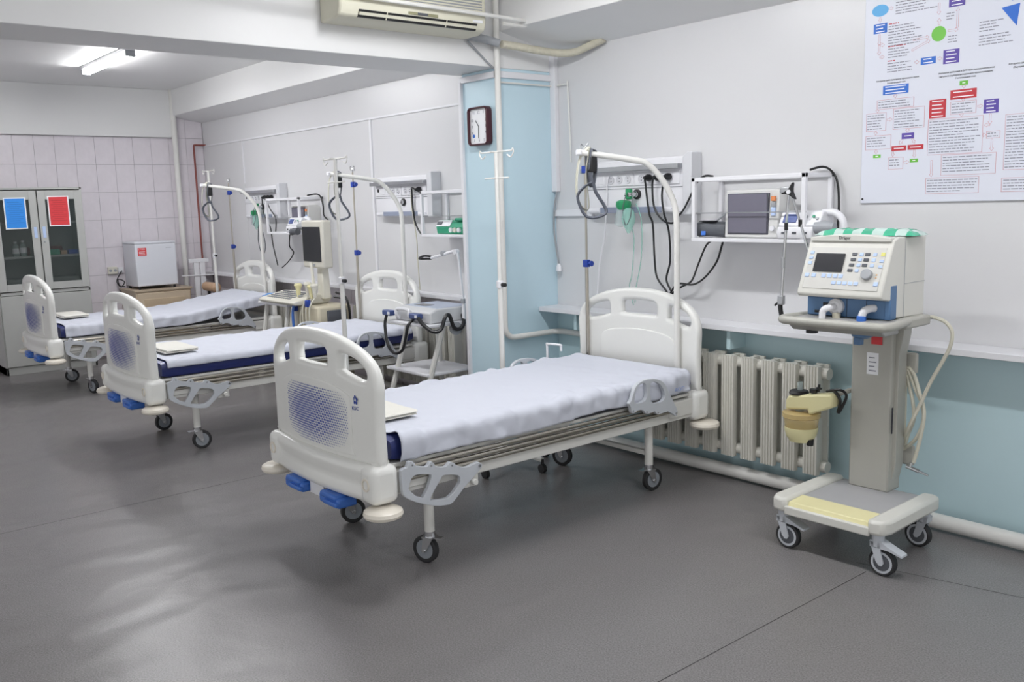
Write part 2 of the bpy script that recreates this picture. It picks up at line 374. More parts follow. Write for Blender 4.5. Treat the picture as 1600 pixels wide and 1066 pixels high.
# ================================================================= BEDS
FG = [(-0.957, 0.498), (-0.93, 0.505), (-0.92, 0.526), (-0.905, 0.528), (-0.891, 0.517), (-0.883, 0.503), (-0.831, 0.489), (-0.815, 0.504), (-0.803, 0.504), (-0.791, 0.491), (-0.782, 0.479), (-0.733, 0.468), (-0.713, 0.483), (-0.694, 0.479), (-0.675, 0.462), (-0.643, 0.447), (-0.611, 0.443), (-0.564, 0.452), (-0.544, 0.445), (-0.541, 0.422), (-0.641, 0.354), (-0.702, 0.303), (-0.741, 0.299), (-0.803, 0.311), (-0.894, 0.349), (-0.946, 0.384), (-0.956, 0.415)]
FGH = [[(-0.923, 0.423), (-0.909, 0.456), (-0.881, 0.465), (-0.821, 0.453), (-0.811, 0.435), (-0.857, 0.358), (-0.921, 0.404)], [(-0.82, 0.347), (-0.763, 0.419), (-0.741, 0.433), (-0.671, 0.417), (-0.659, 0.391), (-0.673, 0.367), (-0.727, 0.328), (-0.802, 0.337)]]
HG = [(0.414, 0.554), (0.432, 0.57), (0.455, 0.622), (0.491, 0.651), (0.555, 0.66), (0.629, 0.65), (0.686, 0.619), (0.724, 0.562), (0.762, 0.503), (0.791, 0.453), (0.786, 0.431), (0.772, 0.43), (0.714, 0.463), (0.642, 0.459), (0.623, 0.468), (0.609, 0.48), (0.553, 0.477), (0.535, 0.487), (0.521, 0.502), (0.48, 0.509), (0.453, 0.498), (0.435, 0.504), (0.427, 0.533)]
HGH = [[(0.454, 0.56), (0.473, 0.626), (0.518, 0.644), (0.541, 0.634), (0.55, 0.582), (0.536, 0.553), (0.49, 0.545)], [(0.578, 0.635), (0.629, 0.631), (0.667, 0.603), (0.69, 0.56), (0.676, 0.53), (0.628, 0.524), (0.582, 0.539)]]
def sym(pts): return pts+[(-a, b) for a, b in pts[::-1] if a > 1e-6]
def bedboard():
    out = sym([(0, 1.065), (.14, 1.058), (.28, 1.03), (.385, .985), (.445, .93), (.468, .86), (.466, .79), (.462, .68), (.466, .57), (.462, .528), (.44, .52), (.2, .52)])
    hc = [(-.132, .925), (-.118, .915), (0, .913), (.118, .915), (.132, .925), (.136, .955), (.127, .981), (.1, .990), (0, .995), (-.1, .990), (-.127, .981), (-.136, .955)]
    hr = [(.228, .915), (.238, .902), (.33, .878), (.38, .872), (.402, .885), (.402, .908), (.378, .936), (.325, .961), (.25, .975), (.23, .963)]
    m = plate(out, [hc, hr, [(-a, b) for a, b in hr[::-1]]], .052, .022, 'xz', 4, cuts=18)
    return m
def curve_y(x): return .2*x*x       # boards bow outwards in plan
def caster(parent, x, y, rot):
    c = P(M().cyl((0, 0, .125), (0, 0, .15), .026, n=12).box((0, 0, .122), (.05, .06, .008)), 'caster', chrome, parent, at=(x, y, 0))
    fk = M()
    for s in (-1, 1): fk.prism([(-.026, .12), (.026, .12), (.035, .06), (.028, .045), (.012, .055)], s*.019-.0015, s*.019+.0015, 'xz')
    fk.cyl((.024, -.026, .058), (.024, .026, .058), .008, n=8); fk.box((-.04, 0, .124), (.05, .03, .006))
    f = bpy.data.objects.new('fork', mesh(fk, 'fork', chrome)); COL.objects.link(f); f.parent = c
    wh = M().lathe([(.044, -.012), (.056, -.015), (.0625, -.012), (.0625, .012), (.056, .015), (.044, .012)], (.024, 0, .0625), 'y', 24)
    f = bpy.data.objects.new('tyre', mesh(wh, 'tyre', rubber)); COL.objects.link(f); f.parent = c
    hb = M().lathe([(.01, -.014), (.044, -.0125), (.044, .0125), (.01, .014)], (.024, 0, .0625), 'y', 20)
    f = bpy.data.objects.new('wheel_hub', mesh(hb, 'wheel_hub', hubg)); COL.objects.link(f); f.parent = c
    c.rotation_euler.z = rot; return c
def make_bed():
    t = T('hospital_bed', 'x', 'bed', (0, 0, 0))
    fb = bedboard(); fb.v = [Vector((p.x, p.y-1.06+curve_y(p.x), p.z)) for p in fb.v]
    F = P(fb, 'footboard', bedw, t, smooth=60)
    hb = bedboard(); hb.v = [Vector((p.x, p.y+1.06-curve_y(p.x), p.z)) for p in hb.v]
    H = P(hb, 'headboard', bedw, t, smooth=60)
    # recessed-looking raised field on the headboard
    hp = plate([(-.28, .59), (-.24, .56), (.24, .56), (.28, .59), (.29, .74), (.25, .80), (.1, .825), (-.1, .825), (-.25, .80), (-.29, .74)], [], .012, .005, 'xz', 4, cuts=10)
    hp.v = [Vector((p.x, p.y+1.06-.026-curve_y(p.x), p.z)) for p in hp.v]; P(hp, 'field', bedw, H, smooth=60)
    fp = plate([(-.30, .575), (-.27, .548), (.27, .548), (.30, .575), (.305, .76), (.28, .81), (.12, .845), (-.12, .845), (-.28, .81), (-.305, .76)], [], .012, .005, 'xz', 4, cuts=10)
    fp.v = [Vector((p.x, p.y-1.06-.0255+curve_y(p.x), p.z)) for p in fp.v]; P(fp, 'field', bedw, F, smooth=60)
    # dotted blue ventilation field
    d = M(); row = 0; z = .562
    while z < .815:
        x = -.245+(.0065 if row % 2 else 0)
        while x < .285:
            e = abs((x-.015)/.27)**4+abs((z-.69)/.132)**4; q = ((x-.01)/.27)**2+((z-.692)/.135)**2
            r = max(.0015, .0054*(1-.6*max(0, q-.3)))
            if e < 1 and q < 1.6:
                y = -1.06-.0322+curve_y(x)
                d.add([(x+r*cos(pi*k/3), y, z+r*sin(pi*k/3)) for k in range(6)], [list(range(6))])
            x += .013
        z += .0112; row += 1
    o = P(d, 'perforation', dotblue, F, smooth=0); o['kind'] = 'stuff'; o['label'] = 'field of small blue holes'
    # emblem
    e = M(); ex, ez = .335, .79; ey = -1.06-.0275+curve_y(ex)
    for k in range(5):
        a = pi/2+k*2*pi/5; cx, cz = ex+.013*cos(a), ez+.013*sin(a)
        e.add([(cx+.0075*cos(pi*j/5), ey, cz+.0075*sin(pi*j/5)) for j in range(10)], [list(range(10))])
    P(e, 'flower_emblem', dkblue, F, smooth=0)
    text('KSC', .022, dkblue, 'emblem_lettering', F, (ex, ey-.001, ez-.042), Matrix.Rotation(R(13), 4, 'Z') @ Matrix.Rotation(pi/2, 4, 'X'), align='CENTER')
    for sg, yy, nm in ((-1, -1.065, 'foot_crossbar'), (1, 1.065, 'head_crossbar')):
        m = M(); n = 20
        prof = [(-.045, .375), (-.05, .40), (-.036, .425), (-.036, .455), (-.05, .49), (-.045, .515), (-.03, .526), (.03, .526), (.042, .5), (.042, .38), (.03, .368), (-.03, .366)]
        v = []; f = []
        for i in range(n+1):
            x = -.44+.88*i/n; yo = yy-sg*curve_y(x)
            v += [(x, yo-sg*(-1)*a if sg < 0 else yo-a, b) for a, b in prof]
        k = len(prof)
        v = []
        for i in range(n+1):
            x = -.44+.88*i/n; yo = yy-sg*curve_y(x)
            v += [(x, yo-sg*a*(-1)*(-1) if False else yo+(a if sg < 0 else -a), b) for a, b in prof]
        f = [(i*k+j, i*k+(j+1) % k, (i+1)*k+(j+1) % k, (i+1)*k+j) for i in range(n) for j in range(k)]+[list(range(k)), list(range(n*k, n*k+k))]
        m.add(v, f); cb = P(m, nm, bedw, t, smooth=50)
        for s in (-1, 1):
            ye = yy-sg*curve_y(.46)
            hub = M().b2(min(s*.365, s*.482), max(s*.365, s*.482), ye-.066, ye+.066, .362, .527); hb_ = P(hub, 'corner_hub', bedw, cb); hb_.modifiers.clear(); bev(hb_, .034, 4)
            sock = M().lathe([(.02, 0), (.028, 0), (.028, .008), (.02, .008)], (s*.425, ye+sg*.066-.004, .45), 'y', 16, True); P(sock, 'socket_ring', bumpm, cb)
            bp = M().lathe([(.02, 0), (.06, .001), (.078, .008), (.084, .02), (.08, .034), (.066, .042), (.02, .043)], (s*.475, ye+sg*.02, .312), 'z', 24)
            P(bp, 'bumper', bumpm, t, label='cream corner bumper')
    for cx in (-.16, .165):
        c = P(M().b2(cx-.085, cx+.085, -1.125, -1.03, .31, .355).b2(cx-.07, cx+.07, -1.13, -1.07, .34, .367), 'crank_handle', blue, t, .01, label='blue folding crank handle')
        P(M().b2(cx-.03, cx+.085, -1.137, -1.115, .318, .338), 'crank_grip', blue, c, .006)
    P(M().b2(-.065, .06, -1.09, -1.08, .31, .365), 'rating_plate', plw, t, .002)
    # frame
    for s in (-1, 1):
        P(M().b2(s*.43-.02, s*.43+.02, -1.0, 1.0, .385, .435), 'side_beam', framew, t, .004)
        for z in (.497, .472, .448): P(M().cyl((s*.462, -.93, z), (s*.462, .76, z), .0105, n=10), 'rail_tube', steel, t)
        for ol, ho, nm in ((FG, FGH, 'rail_bracket'), (HG, HGH, 'rail_bracket')):
            m = cutplate(ol, ho, .022); m.v = [p+Vector((s*.484, 0, 0)) for p in m.v]
            br = P(m, nm, guardg, t, .0045, label='grey folding rail bracket', smooth=50)
            pts = ((-.905, .512), (-.81, .49), (-.703, .468), (-.553, .436)) if ol is FG else ((.443, .513), (.545, .49), (.632, .472), (.778, .443))
            bl = M()
            for a, b_ in pts: bl.cyl((s*.492, a, b_), (s*.4995, a, b_), .007 if (a, b_) == pts[-1] else .004, n=8)
            P(bl, 'bolts', chrome, br)
        for y_ in (-.9, .88): P(M().b2(s*.435-.025, s*.435+.025, y_-.11, y_+.11, .405, .49), 'beam_end', framew, t, .004)
        P(M().b2(s*.45-.03, s*.45+.03, -.63, -.55, .345, .4).cyl((s*.48, -.585, .37), (s*.51, -.585, .37), .014), 'latch', framew, t, .003)
    for y_ in (-.98, 0, .98): P(M().b2(-.43, .43, y_-.02, y_+.02, .39, .435), 'cross_beam', framew, t, .004)
    P(M().b2(-.435, .435, -.97, .97, .5, .518), 'deck', framew, t, .004)
    for s in (-1, 1):
        for y in (-.74, .71): P(M().cyl((s*.36, y, .148), (s*.36, y, .4), .023), 'leg', framew, t)
    P(M().b2(-.36, .36, .695, .725, .2, .225), 'leg_brace', framew, t, .004); P(M().b2(-.36, .36, -.755, -.725, .36, .39), 'leg_brace', framew, t, .004)
    for y in (-.6, .55): P(M().cyl((.1, y, .41), (.1, y+.35, .38), .02, n=10), 'lift_spindle', steel, t)
    for (x, y, a) in ((.36, -.74, R(-160)), (-.36, -.74, R(75)), (.36, .71, R(85)), (-.36, .71, R(20))): caster(t, x, y, a)
    return t
bed = make_bed()
BEDS = [(1.01, -1.33, 'white hospital bed with dotted blue footboard beside the ventilator', 0),
        (-1.72, -1.315, 'white hospital bed with exposed navy mattress side, beside the defibrillator cart', 0),
        (-4.36, -1.255, 'white hospital bed in front of the grey glass door cabinet', R(0))]
bobs = [bed]+[copy_tree(bed) for _ in range(2)]
for b_, (x, y, l, a) in zip(bobs, BEDS):
    b_.location = (x, y, 0); b_.rotation_euler.z = a; b_['label'] = l; b_['group'] = 'hospital beds along the wall'
for b_, rots in ((bobs[1], (80, 95, 85, 30)), (bobs[2], (20, 80, 60, 30))):
    for c, a in zip([c for c in b_.children if c.name.startswith('caster')], rots): c.rotation_euler.z = R(a)
def soft_box(x0, x1, y0, y1, z0, zt, nx=10, ny=40, rise=None, r=.03):
    """rounded slab following a rising back section"""
    m = M(); v = []; ring = []
    for j in range(ny+1):
        y = y0+(y1-y0)*j/ny; dz = rise(y) if rise else 0
        e = min(1, min(y-y0, y1-y)/.03+.15)
        sec = []
        for (a, b_) in ((x0+r, z0), (x1-r, z0), (x1-r*.3, z0+r*.3), (x1, z0+r), (x1, zt-r), (x1-r*.3, zt-r*.3), (x1-r, zt), (x0+r, zt), (x0+r*.3, zt-r*.3), (x0, zt-r), (x0, z0+r), (x0+r*.3, z0+r*.3)):
            zm = (z0+zt)/2; sec.append((a, y, zm+(b_-zm)*(.75+.25*e)+dz))
        ring.append(sec)
    k = len(ring[0]); v = [p for s_ in ring for p in s_]
    f = [(i*k+j, i*k+(j+1) % k, (i+1)*k+(j+1) % k, (i+1)*k+j) for i in range(ny) for j in range(k)]+[list(range(k)), list(range(ny*k, ny*k+k))]
    return m.add(v, f)
def sheet(cx, cy, zt, dr, dl, y0, y1, seed, rise=None, wr=1.0):
    a = .447; r = .028; ny = 150; m = M()
    Lr = a-r+r*pi/2+dr; Ll = a-r+r*pi/2+dl; ns = 90
    v = []
    for j in range(ny+1):
        y = y0+(y1-y0)*j/ny
        endw = .012*noise.noise(Vector((seed, y*3, 0)))
        for i in range(ns+1):
            s = -Ll+(Lr+Ll)*i/ns; sg = 1 if s > 0 else -1; q = abs(s)
            drop = dr if s > 0 else dl
            if q < a-r: x, z, nx_, nz_ = q, zt, 0, 1
            elif q < a-r+r*pi/2:
                t_ = (q-(a-r))/r; x = a-r+r*sin(t_); z = zt-r+r*cos(t_); nx_, nz_ = sin(t_), cos(t_)
            else:
                h = q-(a-r+r*pi/2); x = a; z = zt-r-h*(1+.35*noise.noise(Vector((y*2.2, seed+3, 1)))*wr); nx_, nz_ = 1, 0
            side = 1 if q > a-r else max(0, (q-.3)/.12) if q > .3 else 0
            n1 = noise.noise(Vector((s*1.5, y*2.4, seed)))*.004
            n2 = noise.noise(Vector((s*7+y*9, y*15-s*6, seed+7)))*(.003+.016*side*wr)
            n3 = (abs(noise.noise(Vector((s*3.5-y*2, y*4.5+s*6, seed+13))))-.25)*(.006+.03*side*wr)
            d = n1+n2+n3+.008
            if nx_ > .6: d = max(.002, min(d, .02))
            d = max(d, .002)
            v.append((cx+sg*(x+nx_*d), cy+y+endw*(1 if j in (0, ny) else 0), z+nz_*d*.9+(rise(y) if rise else 0)))
    k = ns+1
    f = [(i*k+j, i*k+j+1, (i+1)*k+j+1, (i+1)*k+j) for i in range(ny) for j in range(k-1)]
    return m.add(v, f)
def rise3(y):
    return .0 if y < .1 else .125*((y-.1)/.9)**1.1
def rise1(y): return .0 if y < .2 else .012*((y-.2)/.8)
names = ('beside the ventilator', 'with the defibrillator cart alongside', 'by the grey cabinet')
for k, (x, y, l, a) in enumerate(BEDS):
    rs = (rise1, rise1, rise3)[k]
    m = soft_box(x-.44, x+.44, y-.968, y+.965, .52, .628, rise=lambda yy, y=y, rs=rs: rs(yy-y))
    S(m, 'mattress', navy, 'navy blue vinyl mattress on the bed '+names[k], 'mattress', 'mattresses on the hospital beds')
    dr = (.075, .012, .07)[k]
    m = sheet(x, y, .628, dr, (.06, .03, .06)[k], -.935, (.94, .955, .955)[k], 3+k*5, rs, (1, .5, .45)[k])
    o = S(m, 'bed_sheet', sheetm, 'white wrinkled cotton sheet spread over the mattress '+names[k], 'bed sheet', 'sheets on the hospital beds', smooth=0)
    o.data.polygons.foreach_set('use_smooth', [True]*len(o.data.polygons))
    so = o.modifiers.new('thick', 'SOLIDIFY'); so.thickness = .003; so.offset = 1
    if k == 0:
        text('АКУП', .03, mat('ink_blue', '#9db0e0', .8), 'stamp', o, (x+.467, y+.80, .55), Matrix.Rotation(pi/2, 4, 'Z') @ Matrix.Rotation(pi/2, 4, 'X'))
    # folded towel
    tx, ty = ((x+.03, -2.14), (x+.05, -2.08), (x-.18, -1.98))[k]
    t = T('folded_towel', 'folded cream towel at the foot of the bed '+names[k], 'towel', (tx, ty, .65), 'folded towels on the beds')
    for q in range(2):
        pr_ = [(-.2, .0), (-.212, .006), (-.205, .011), (-.05, .014), (.1, .011), (.2, .013), (.212, .008), (.216, .003), (.2, 0)]
        mm = M().prism([(a_+tx+q*.008, .65+b_+q*.0135) for a_, b_ in pr_], ty-.11+q*.006, ty+.11, 'xz'); P(mm, 'towel_fold', towelm, t, .004)
# ---------------------------------------------------------------- poles at the beds
def lift_pole(bx, by, label, hang_label, zend=1.8315):
    dx, dy = bx-1.01, by+1.33
    pts = [(1.334, -.34, .45), (1.334, -.34, 1.3), (1.333, -.341, 1.45), (1.315, -.345, 1.56), (1.28, -.40, 1.68), (1.24, -.472, 1.762), (1.2, -.54, 1.785), (1.05, -.794, 1.8315)]
    t = T('lifting_pole', label, 'pole', (1.334+dx, -.315+dy, .4), 'curved lifting poles of the beds')
    P(M().tube([(a+dx, b_+dy, c) for a, b_, c in pts], .0165, n=12, k=6), 'pole', pipew, t)
    P(M().lathe([(.012, 0), (.019, .004), (.02, .025), (.012, .03)], (1.05+dx, -.794+dy, 1.816), 'z', 12), 'end_cap', plw, t)
    P(M().b2(1.31+dx, 1.358+dx, -.36+dy, -.32+dy, .40, .46), 'socket', framew, t, .005)
    h = T('trapeze_strap', hang_label, 'strap', (1.085+dx, -.735+dy, 1.45), 'trapeze straps hanging from the lifting poles')
    c = Vector((1.085+dx, -.735+dy, 1.82))
    P(M().tube([c+Vector(p) for p in ((.0, .02, .022), (-.005, -.018, .02), (-.006, -.02, -.08), (0, 0, -.17), (.003, .022, -.08), (.0, .022, .0))], .022, n=6, k=5, closed=True, flat=((.7, -.7, 0), .003)), 'webbing', strapm, h)
    P(M().b2(c.x-.02, c.x+.02, c.y-.022, c.y+.022, c.z-.095, c.z-.014), 'adjuster', black, h, .004)
    P(M().tube([c+Vector(p) for p in ((0, 0, -.15), (-.04, -.05, -.19), (-.05, -.06, -.24), (-.015, -.03, -.33), (.045, .03, -.325), (.05, .05, -.29), (.015, .01, -.2))], .016, n=8, k=3, closed=True, flat=((.75, -.6, .2), .008)), 'hand_loop', strapm, h)
    P(M().tube([c+Vector(p) for p in ((0, -.02, .03), (-.045, -.05, -.03), (-.06, -.06, -.18), (-.045, -.045, -.27), (-.02, -.01, -.28), (-.015, -.03, -.1))], .012, n=6, k=6, closed=True, flat=((.6, .6, 0), .004)), 'beige_loop', strapb, h)
def drip_rod(bx, by, label, top=1.89):
    x, y = bx-.372, by+.984
    t = T('drip_rod', label, 'drip stand', (x, y, .4), 'steel drip rods of the beds')
    P(M().cyl((x, y, .42), (x, y, 1.2), .011, n=10), 'lower_tube', steel, t); P(M().cyl((x, y, 1.2), (x, y, top-.03), .007, n=8), 'upper_rod', steel, t)
    for s in (-1, 1): P(M().tube([(x, y, top-.04), (x+s*.008, y, top), (x+s*.03, y, top+.02), (x+s*.035, y, top-.005), (x+s*.02, y, top-.02)], .003, n=6), 'hook', chrome, t)
    for z in (1.2, top-.13): 
        c = P(M().b2(x-.018, x+.018, y-.016, y+.016, z-.022, z+.022), 'clamp', dkblue, t, .004); P(M().cyl((x+.015, y, z), (x+.035, y, z), .008, n=8).lathe([(.008, 0), (.017, .002), (.017, .012), (.008, .014)], (x+.034, y, z), 'x', 8), 'knob', dkblue, c)
    P(M().b2(x-.02, x+.02, y-.02, y+.02, .40, .46), 'socket', framew, t, .004)
WH = ('beside the ventilator', 'of the middle bed', 'of the bed by the tiled wall')
for (x, y, l, a), wh in zip(BEDS, WH):
    lift_pole(x, y, 'curved white lifting pole at the headboard '+wh, 'grey and beige trapeze strap on lifting pole '+wh)
    drip_rod(x, y, 'steel drip rod with blue clamps at headboard '+wh)
def stand(x, y, top, label, a0=0, rb=.29):
    t = T('drip_stand', label, 'drip stand', (x, y, 0), 'white drip stands with four hooks')
    P(M().cyl((x, y, .1), (x, y, 1.1), .016, n=12), 'post', pipew, t); P(M().cyl((x, y, 1.1), (x, y, top), .0125, n=12), 'extension', pipew, t)
    for z, L in ((top, .14), (top-.15, .11)):
        P(M().cyl((x-L, y, z), (x+L, y, z), .0045, n=8).cyl((x, y-L*.3, z), (x, y+L*.3, z), .0045, n=8), 'crossbar', pipew, t)
    for s in (-1, 1): P(M().tube([(x+s*.14, y, top), (x+s*.15, y, top+.012), (x+s*.155, y, top-.01), (x+s*.13, y, top-.035), (x+s*.1, y, top-.02)], .004, n=6), 'hook', pipew, t)
    P(M().lathe([(.016, 0), (.022, .003), (.022, .04), (.016, .045)], (x, y, 1.08), 'z', 12), 'collar', plw, t); P(M().cyl((x, y, 1.1), (x+.05, y, 1.1), .012, n=8), 'knob', black, t)
    for k in range(5):
        a = a0+k*2*pi/5; e = Vector((x+rb*cos(a), y+rb*sin(a), 0))
        P(M().tube([(x, y, .1), (x+.35*rb*cos(a), y+.35*rb*sin(a), .095), (e.x, e.y, .08)], .016, n=6, k=2), 'base_arm', pipew, t)
        c = P(M().cyl((e.x, e.y, .05), (e.x, e.y, .082), .009, n=8), 'caster', black, t)
        P(M().lathe([(.012, -.014), (.027, -.012), (.027, .012), (.012, .014)], (e.x, e.y, .027), 'y', 14), 'caster_wheel', rubber, c)
stand(.42, -.85, 1.87, 'white drip stand in front of the blue column', R(-63))
stand(-.74, -1.25, 1.89, 'white drip stand between the defibrillator cart and the middle bed', R(10))
stand(-5.07, -.34, 2.0, 'white drip stand beside the tan armrest pad', R(54), .2)
# ================================================================= WALL UNITS
def bedhead(x0, label, plugs, flow):
    t = T('bedhead_panel', label, 'wall panel', (x0, 0, 1.49), 'medical supply panels on the bed wall')
    z0 = 1.49; X = lambda a: x0+a
    P(M().b2(X(0), X(.8), -.07, 0, z0, z0+.325), 'housing', plw, t, .012)
    P(M().prism([(X(.795), z0-.01), (X(.86), z0-.01), (X(.86), z0+.345), (X(.83), z0+.345), (X(.795), z0+.32)], -.095, 0, 'xz'), 'end_cover', mat('panel_grey', '#d5d6da', .4), t, .006)
    P(M().b2(X(-.02), X(.775), -.115, -.06, z0+.255, z0+.285), 'accessory_rail', alu, t, .003)
    P(M().b2(X(.02), X(.40), -.078, -.068, z0+.168, z0+.243), 'socket_strip', plw, t, .003); P(M().b2(X(.415), X(.76), -.078, -.068, z0+.168, z0+.243), 'socket_strip', plw, t, .003)
    P(M().cyl((X(.06), -.08, z0+.215), (X(.06), -.074, z0+.215), .014), 'jack', black, t)
    P(M().b2(X(.10), X(.16), -.082, -.07, z0+.18, z0+.232), 'switch', plw, t, .003)
    for a in (.22, .29, .36, .47, .54, .61, .69):
        s = P(M().lathe([(.026, 0), (.024, -.004), (.021, -.003), (.019, .004)], (X(a), -.079, z0+.206), 'y', 18), 'socket', mat('socket_white', '#d3d3d8', .4), t)
        P(M().cyl((X(a), -.083, z0+.215), (X(a), -.078, z0+.215), .003, n=6).cyl((X(a), -.083, z0+.197), (X(a), -.078, z0+.197), .003, n=6), 'pin_holes', dgrey, s)
    P(M().b2(X(.0), X(.8), -.0725, -.06, z0+.150, z0+.153), 'joint', dgrey, t)
    P(M().b2(X(.12), X(.62), -.078, -.05, z0+.004, z0+.04), 'lamp_slot', mat('slot_blue', '#8f97ab', .35), t, .003)
    for a in (.05, .68): P(M().lathe([(.006, 0), (.018, .003), (.018, .10), (.006, .105)], (X(a)-.04, -.06, z0+.02), 'x', 14), 'lamp_end', plw, t)
    g = P(M().lathe([(.03, 0), (.03, -.012), (.024, -.016)], (X(.43), -.07, z0+.115), 'y', 20), 'gas_outlet', black, t); P(M().lathe([(.02, 0), (.018, -.012), (.01, -.014)], (X(.43), -.084, z0+.115), 'y', 16), 'outlet_ring', chrome, g)
    text('ahat', .028, mat('logo_violet', '#4a3f86', .5), 'logo', t, (X(.695), -.0765, z0+.015), 'wall', shear=.3)
bedhead(.375, 'white bedhead supply panel with black plugs, next to the monitor shelf', 3, 1)
bedhead(-2.175, 'white bedhead supply panel with one black plug, above the middle bed', 1, 0)
bedhead(-4.8, 'white bedhead supply panel above the bed by the tiled wall', 3, 1)
def cable(pts, r, m, label, cat='cable', name='power_cable', group='cables at the bedhead panels'):
    return S(M().tube(pts, r, n=6, k=6), name, m, label, cat, group)
def plug(x, z, where):
    S(M().lathe([(.02, 0), (.021, -.02), (.014, -.035), (.008, -.05)], (x, -.084, z), 'y', 12), 'power_plug', black, 'black round mains plug in the supply panel '+where, 'plug', 'black plugs in the supply panels')
for a in (.54, .61, .69): plug(.375+a, 1.70, 'beside the monitor shelf'); plug(-4.8+a, 1.70, 'by the tiled wall')
plug(-2.175+.69, 1.70, 'above the middle bed')
bc = 'black cable hanging from the supply panel beside the monitor shelf'
cable([(.915, -.13, 1.70), (.905, -.11, 1.66), (.912, -.105, 1.577), (.925, -.098, 1.48), (.93, -.075, 1.42), (.929, -.06, 1.217), (.948, -.06, 1.107), (1.02, -.06, 1.029), (1.05, -.06, .98)], .006, black, 'black cable with a white tag falling straight from the supply panel behind headboard')
cable([(.985, -.13, 1.70), (.962, -.115, 1.645), (.97, -.108, 1.527), (1.035, -.11, 1.452), (1.111, -.112, 1.433), (1.148, -.112, 1.466), (1.197, -.112, 1.514), (1.246, -.112, 1.589), (1.293, -.112, 1.663), (1.345, -.112, 1.693), (1.40, -.112, 1.689)], .006, black, 'black cable swinging from the supply panel up to the monitor shelf')
cable([(1.065, -.13, 1.70), (1.03, -.108, 1.594), (1.038, -.1, 1.49), (1.041, -.06, 1.38), (1.041, -.05, 1.21), (1.012, -.05, 1.099), (1.05, -.05, 1.025), (1.06, -.05, .97)], .006, black, bc)
bc2 = 'black cable looping below the white monitor shelf'
cable([(1.40, -.08, 1.345), (1.318, -.06, 1.309), (1.259, -.06, 1.198), (1.21, -.06, 1.099), (1.135, -.06, 1.06), (1.072, -.06, 1.022), (1.05, -.07, .99)], .006, black, bc2+', under the pressure cuff')
cable([(1.45, -.08, 1.345), (1.435, -.08, 1.297), (1.401, -.08, 1.212), (1.319, -.08, 1.123), (1.234, -.08, 1.08), (1.12, -.08, 1.077), (1.06, -.085, 1.0)], .006, black, bc2)
cable([(1.95, -.03, 1.70), (2.02, -.03, 1.712), (2.069, -.03, 1.69), (2.104, -.03, 1.635), (2.116, -.03, 1.526), (2.112, -.03, 1.386)], .006, black, 'black cable arching over the end of the monitor shelf')
cable([(.587, -.09, 1.72), (.572, -.09, 1.678), (.555, -.085, 1.523), (.515, -.06, 1.355), (.459, -.05, 1.183), (.432, -.05, .966)], .005, plw, 'white cable hanging from the supply panel beside the steel drip rod')
t = T('hanging_cable', 'grey cable with white plug dangling beside the blue column', 'cable', (.04, -.03, 1.1))
P(M().tube([(.045, -.03, 1.64), (.018, -.03, 1.53), (.01, -.03, 1.40), (.025, -.03, 1.28), (.05, -.03, 1.16)], .006, n=6), 'cable', grey, t)
P(M().lathe([(.008, .05), (.017, .035), (.02, .0), (.012, -.004)], (.05, -.03, 1.11), 'z', 10), 'plug', plw, t); P(M().cyl((.04, -.03, 1.085), (.04, -.03, 1.11), .003, n=6).cyl((.06, -.03, 1.085), (.06, -.03, 1.11), .003, n=6), 'pins', chrome, t)
cable([(-1.485, -.13, 1.70), (-1.549, -.12, 1.715), (-1.58, -.1, 1.681), (-1.591, -.09, 1.582), (-1.576, -.09, 1.468), (-1.528, -.09, 1.384), (-1.47, -.09, 1.34)], .007, black, 'thick black cable from the supply panel above the middle bed')
cable([(-1.55, -.085, 1.71), (-1.6, -.09, 1.689), (-1.608, -.09, 1.582), (-1.584, -.09, 1.46), (-1.555, -.09, 1.307), (-1.553, -.09, 1.153), (-1.539, -.09, .9)], .005, hosem, 'pale cable hanging behind the defibrillator cart')
fc = 'thin black cable hanging from the supply panel by the tiled wall'
cable([(-4.26, -.13, 1.70), (-4.299, -.105, 1.552), (-4.25, -.1, 1.47), (-4.211, -.08, 1.387), (-4.181, -.08, 1.223), (-4.102, -.08, 1.01)], .006, black, fc+' down to the headboard')
cable([(-4.19, -.13, 1.70), (-4.126, -.112, 1.583), (-4.013, -.112, 1.485), (-4.06, -.1, 1.345)], .006, black, fc+' onto the shelf')
cable([(-3.45, -.04, 1.70), (-3.226, -.04, 1.70), (-3.157, -.04, 1.6), (-3.153, -.04, 1.511), (-3.067, -.04, 1.45), (-3.092, -.04, 1.376)], .007, black, 'black cable bent down the end of the far shelf')
cable([(-3.75, -.1, 1.33), (-3.775, -.1, 1.215), (-3.697, -.1, 1.153), (-3.796, -.1, 1.071), (-3.967, -.1, .993)], .006, black, 'black cable hanging below the far shelf')
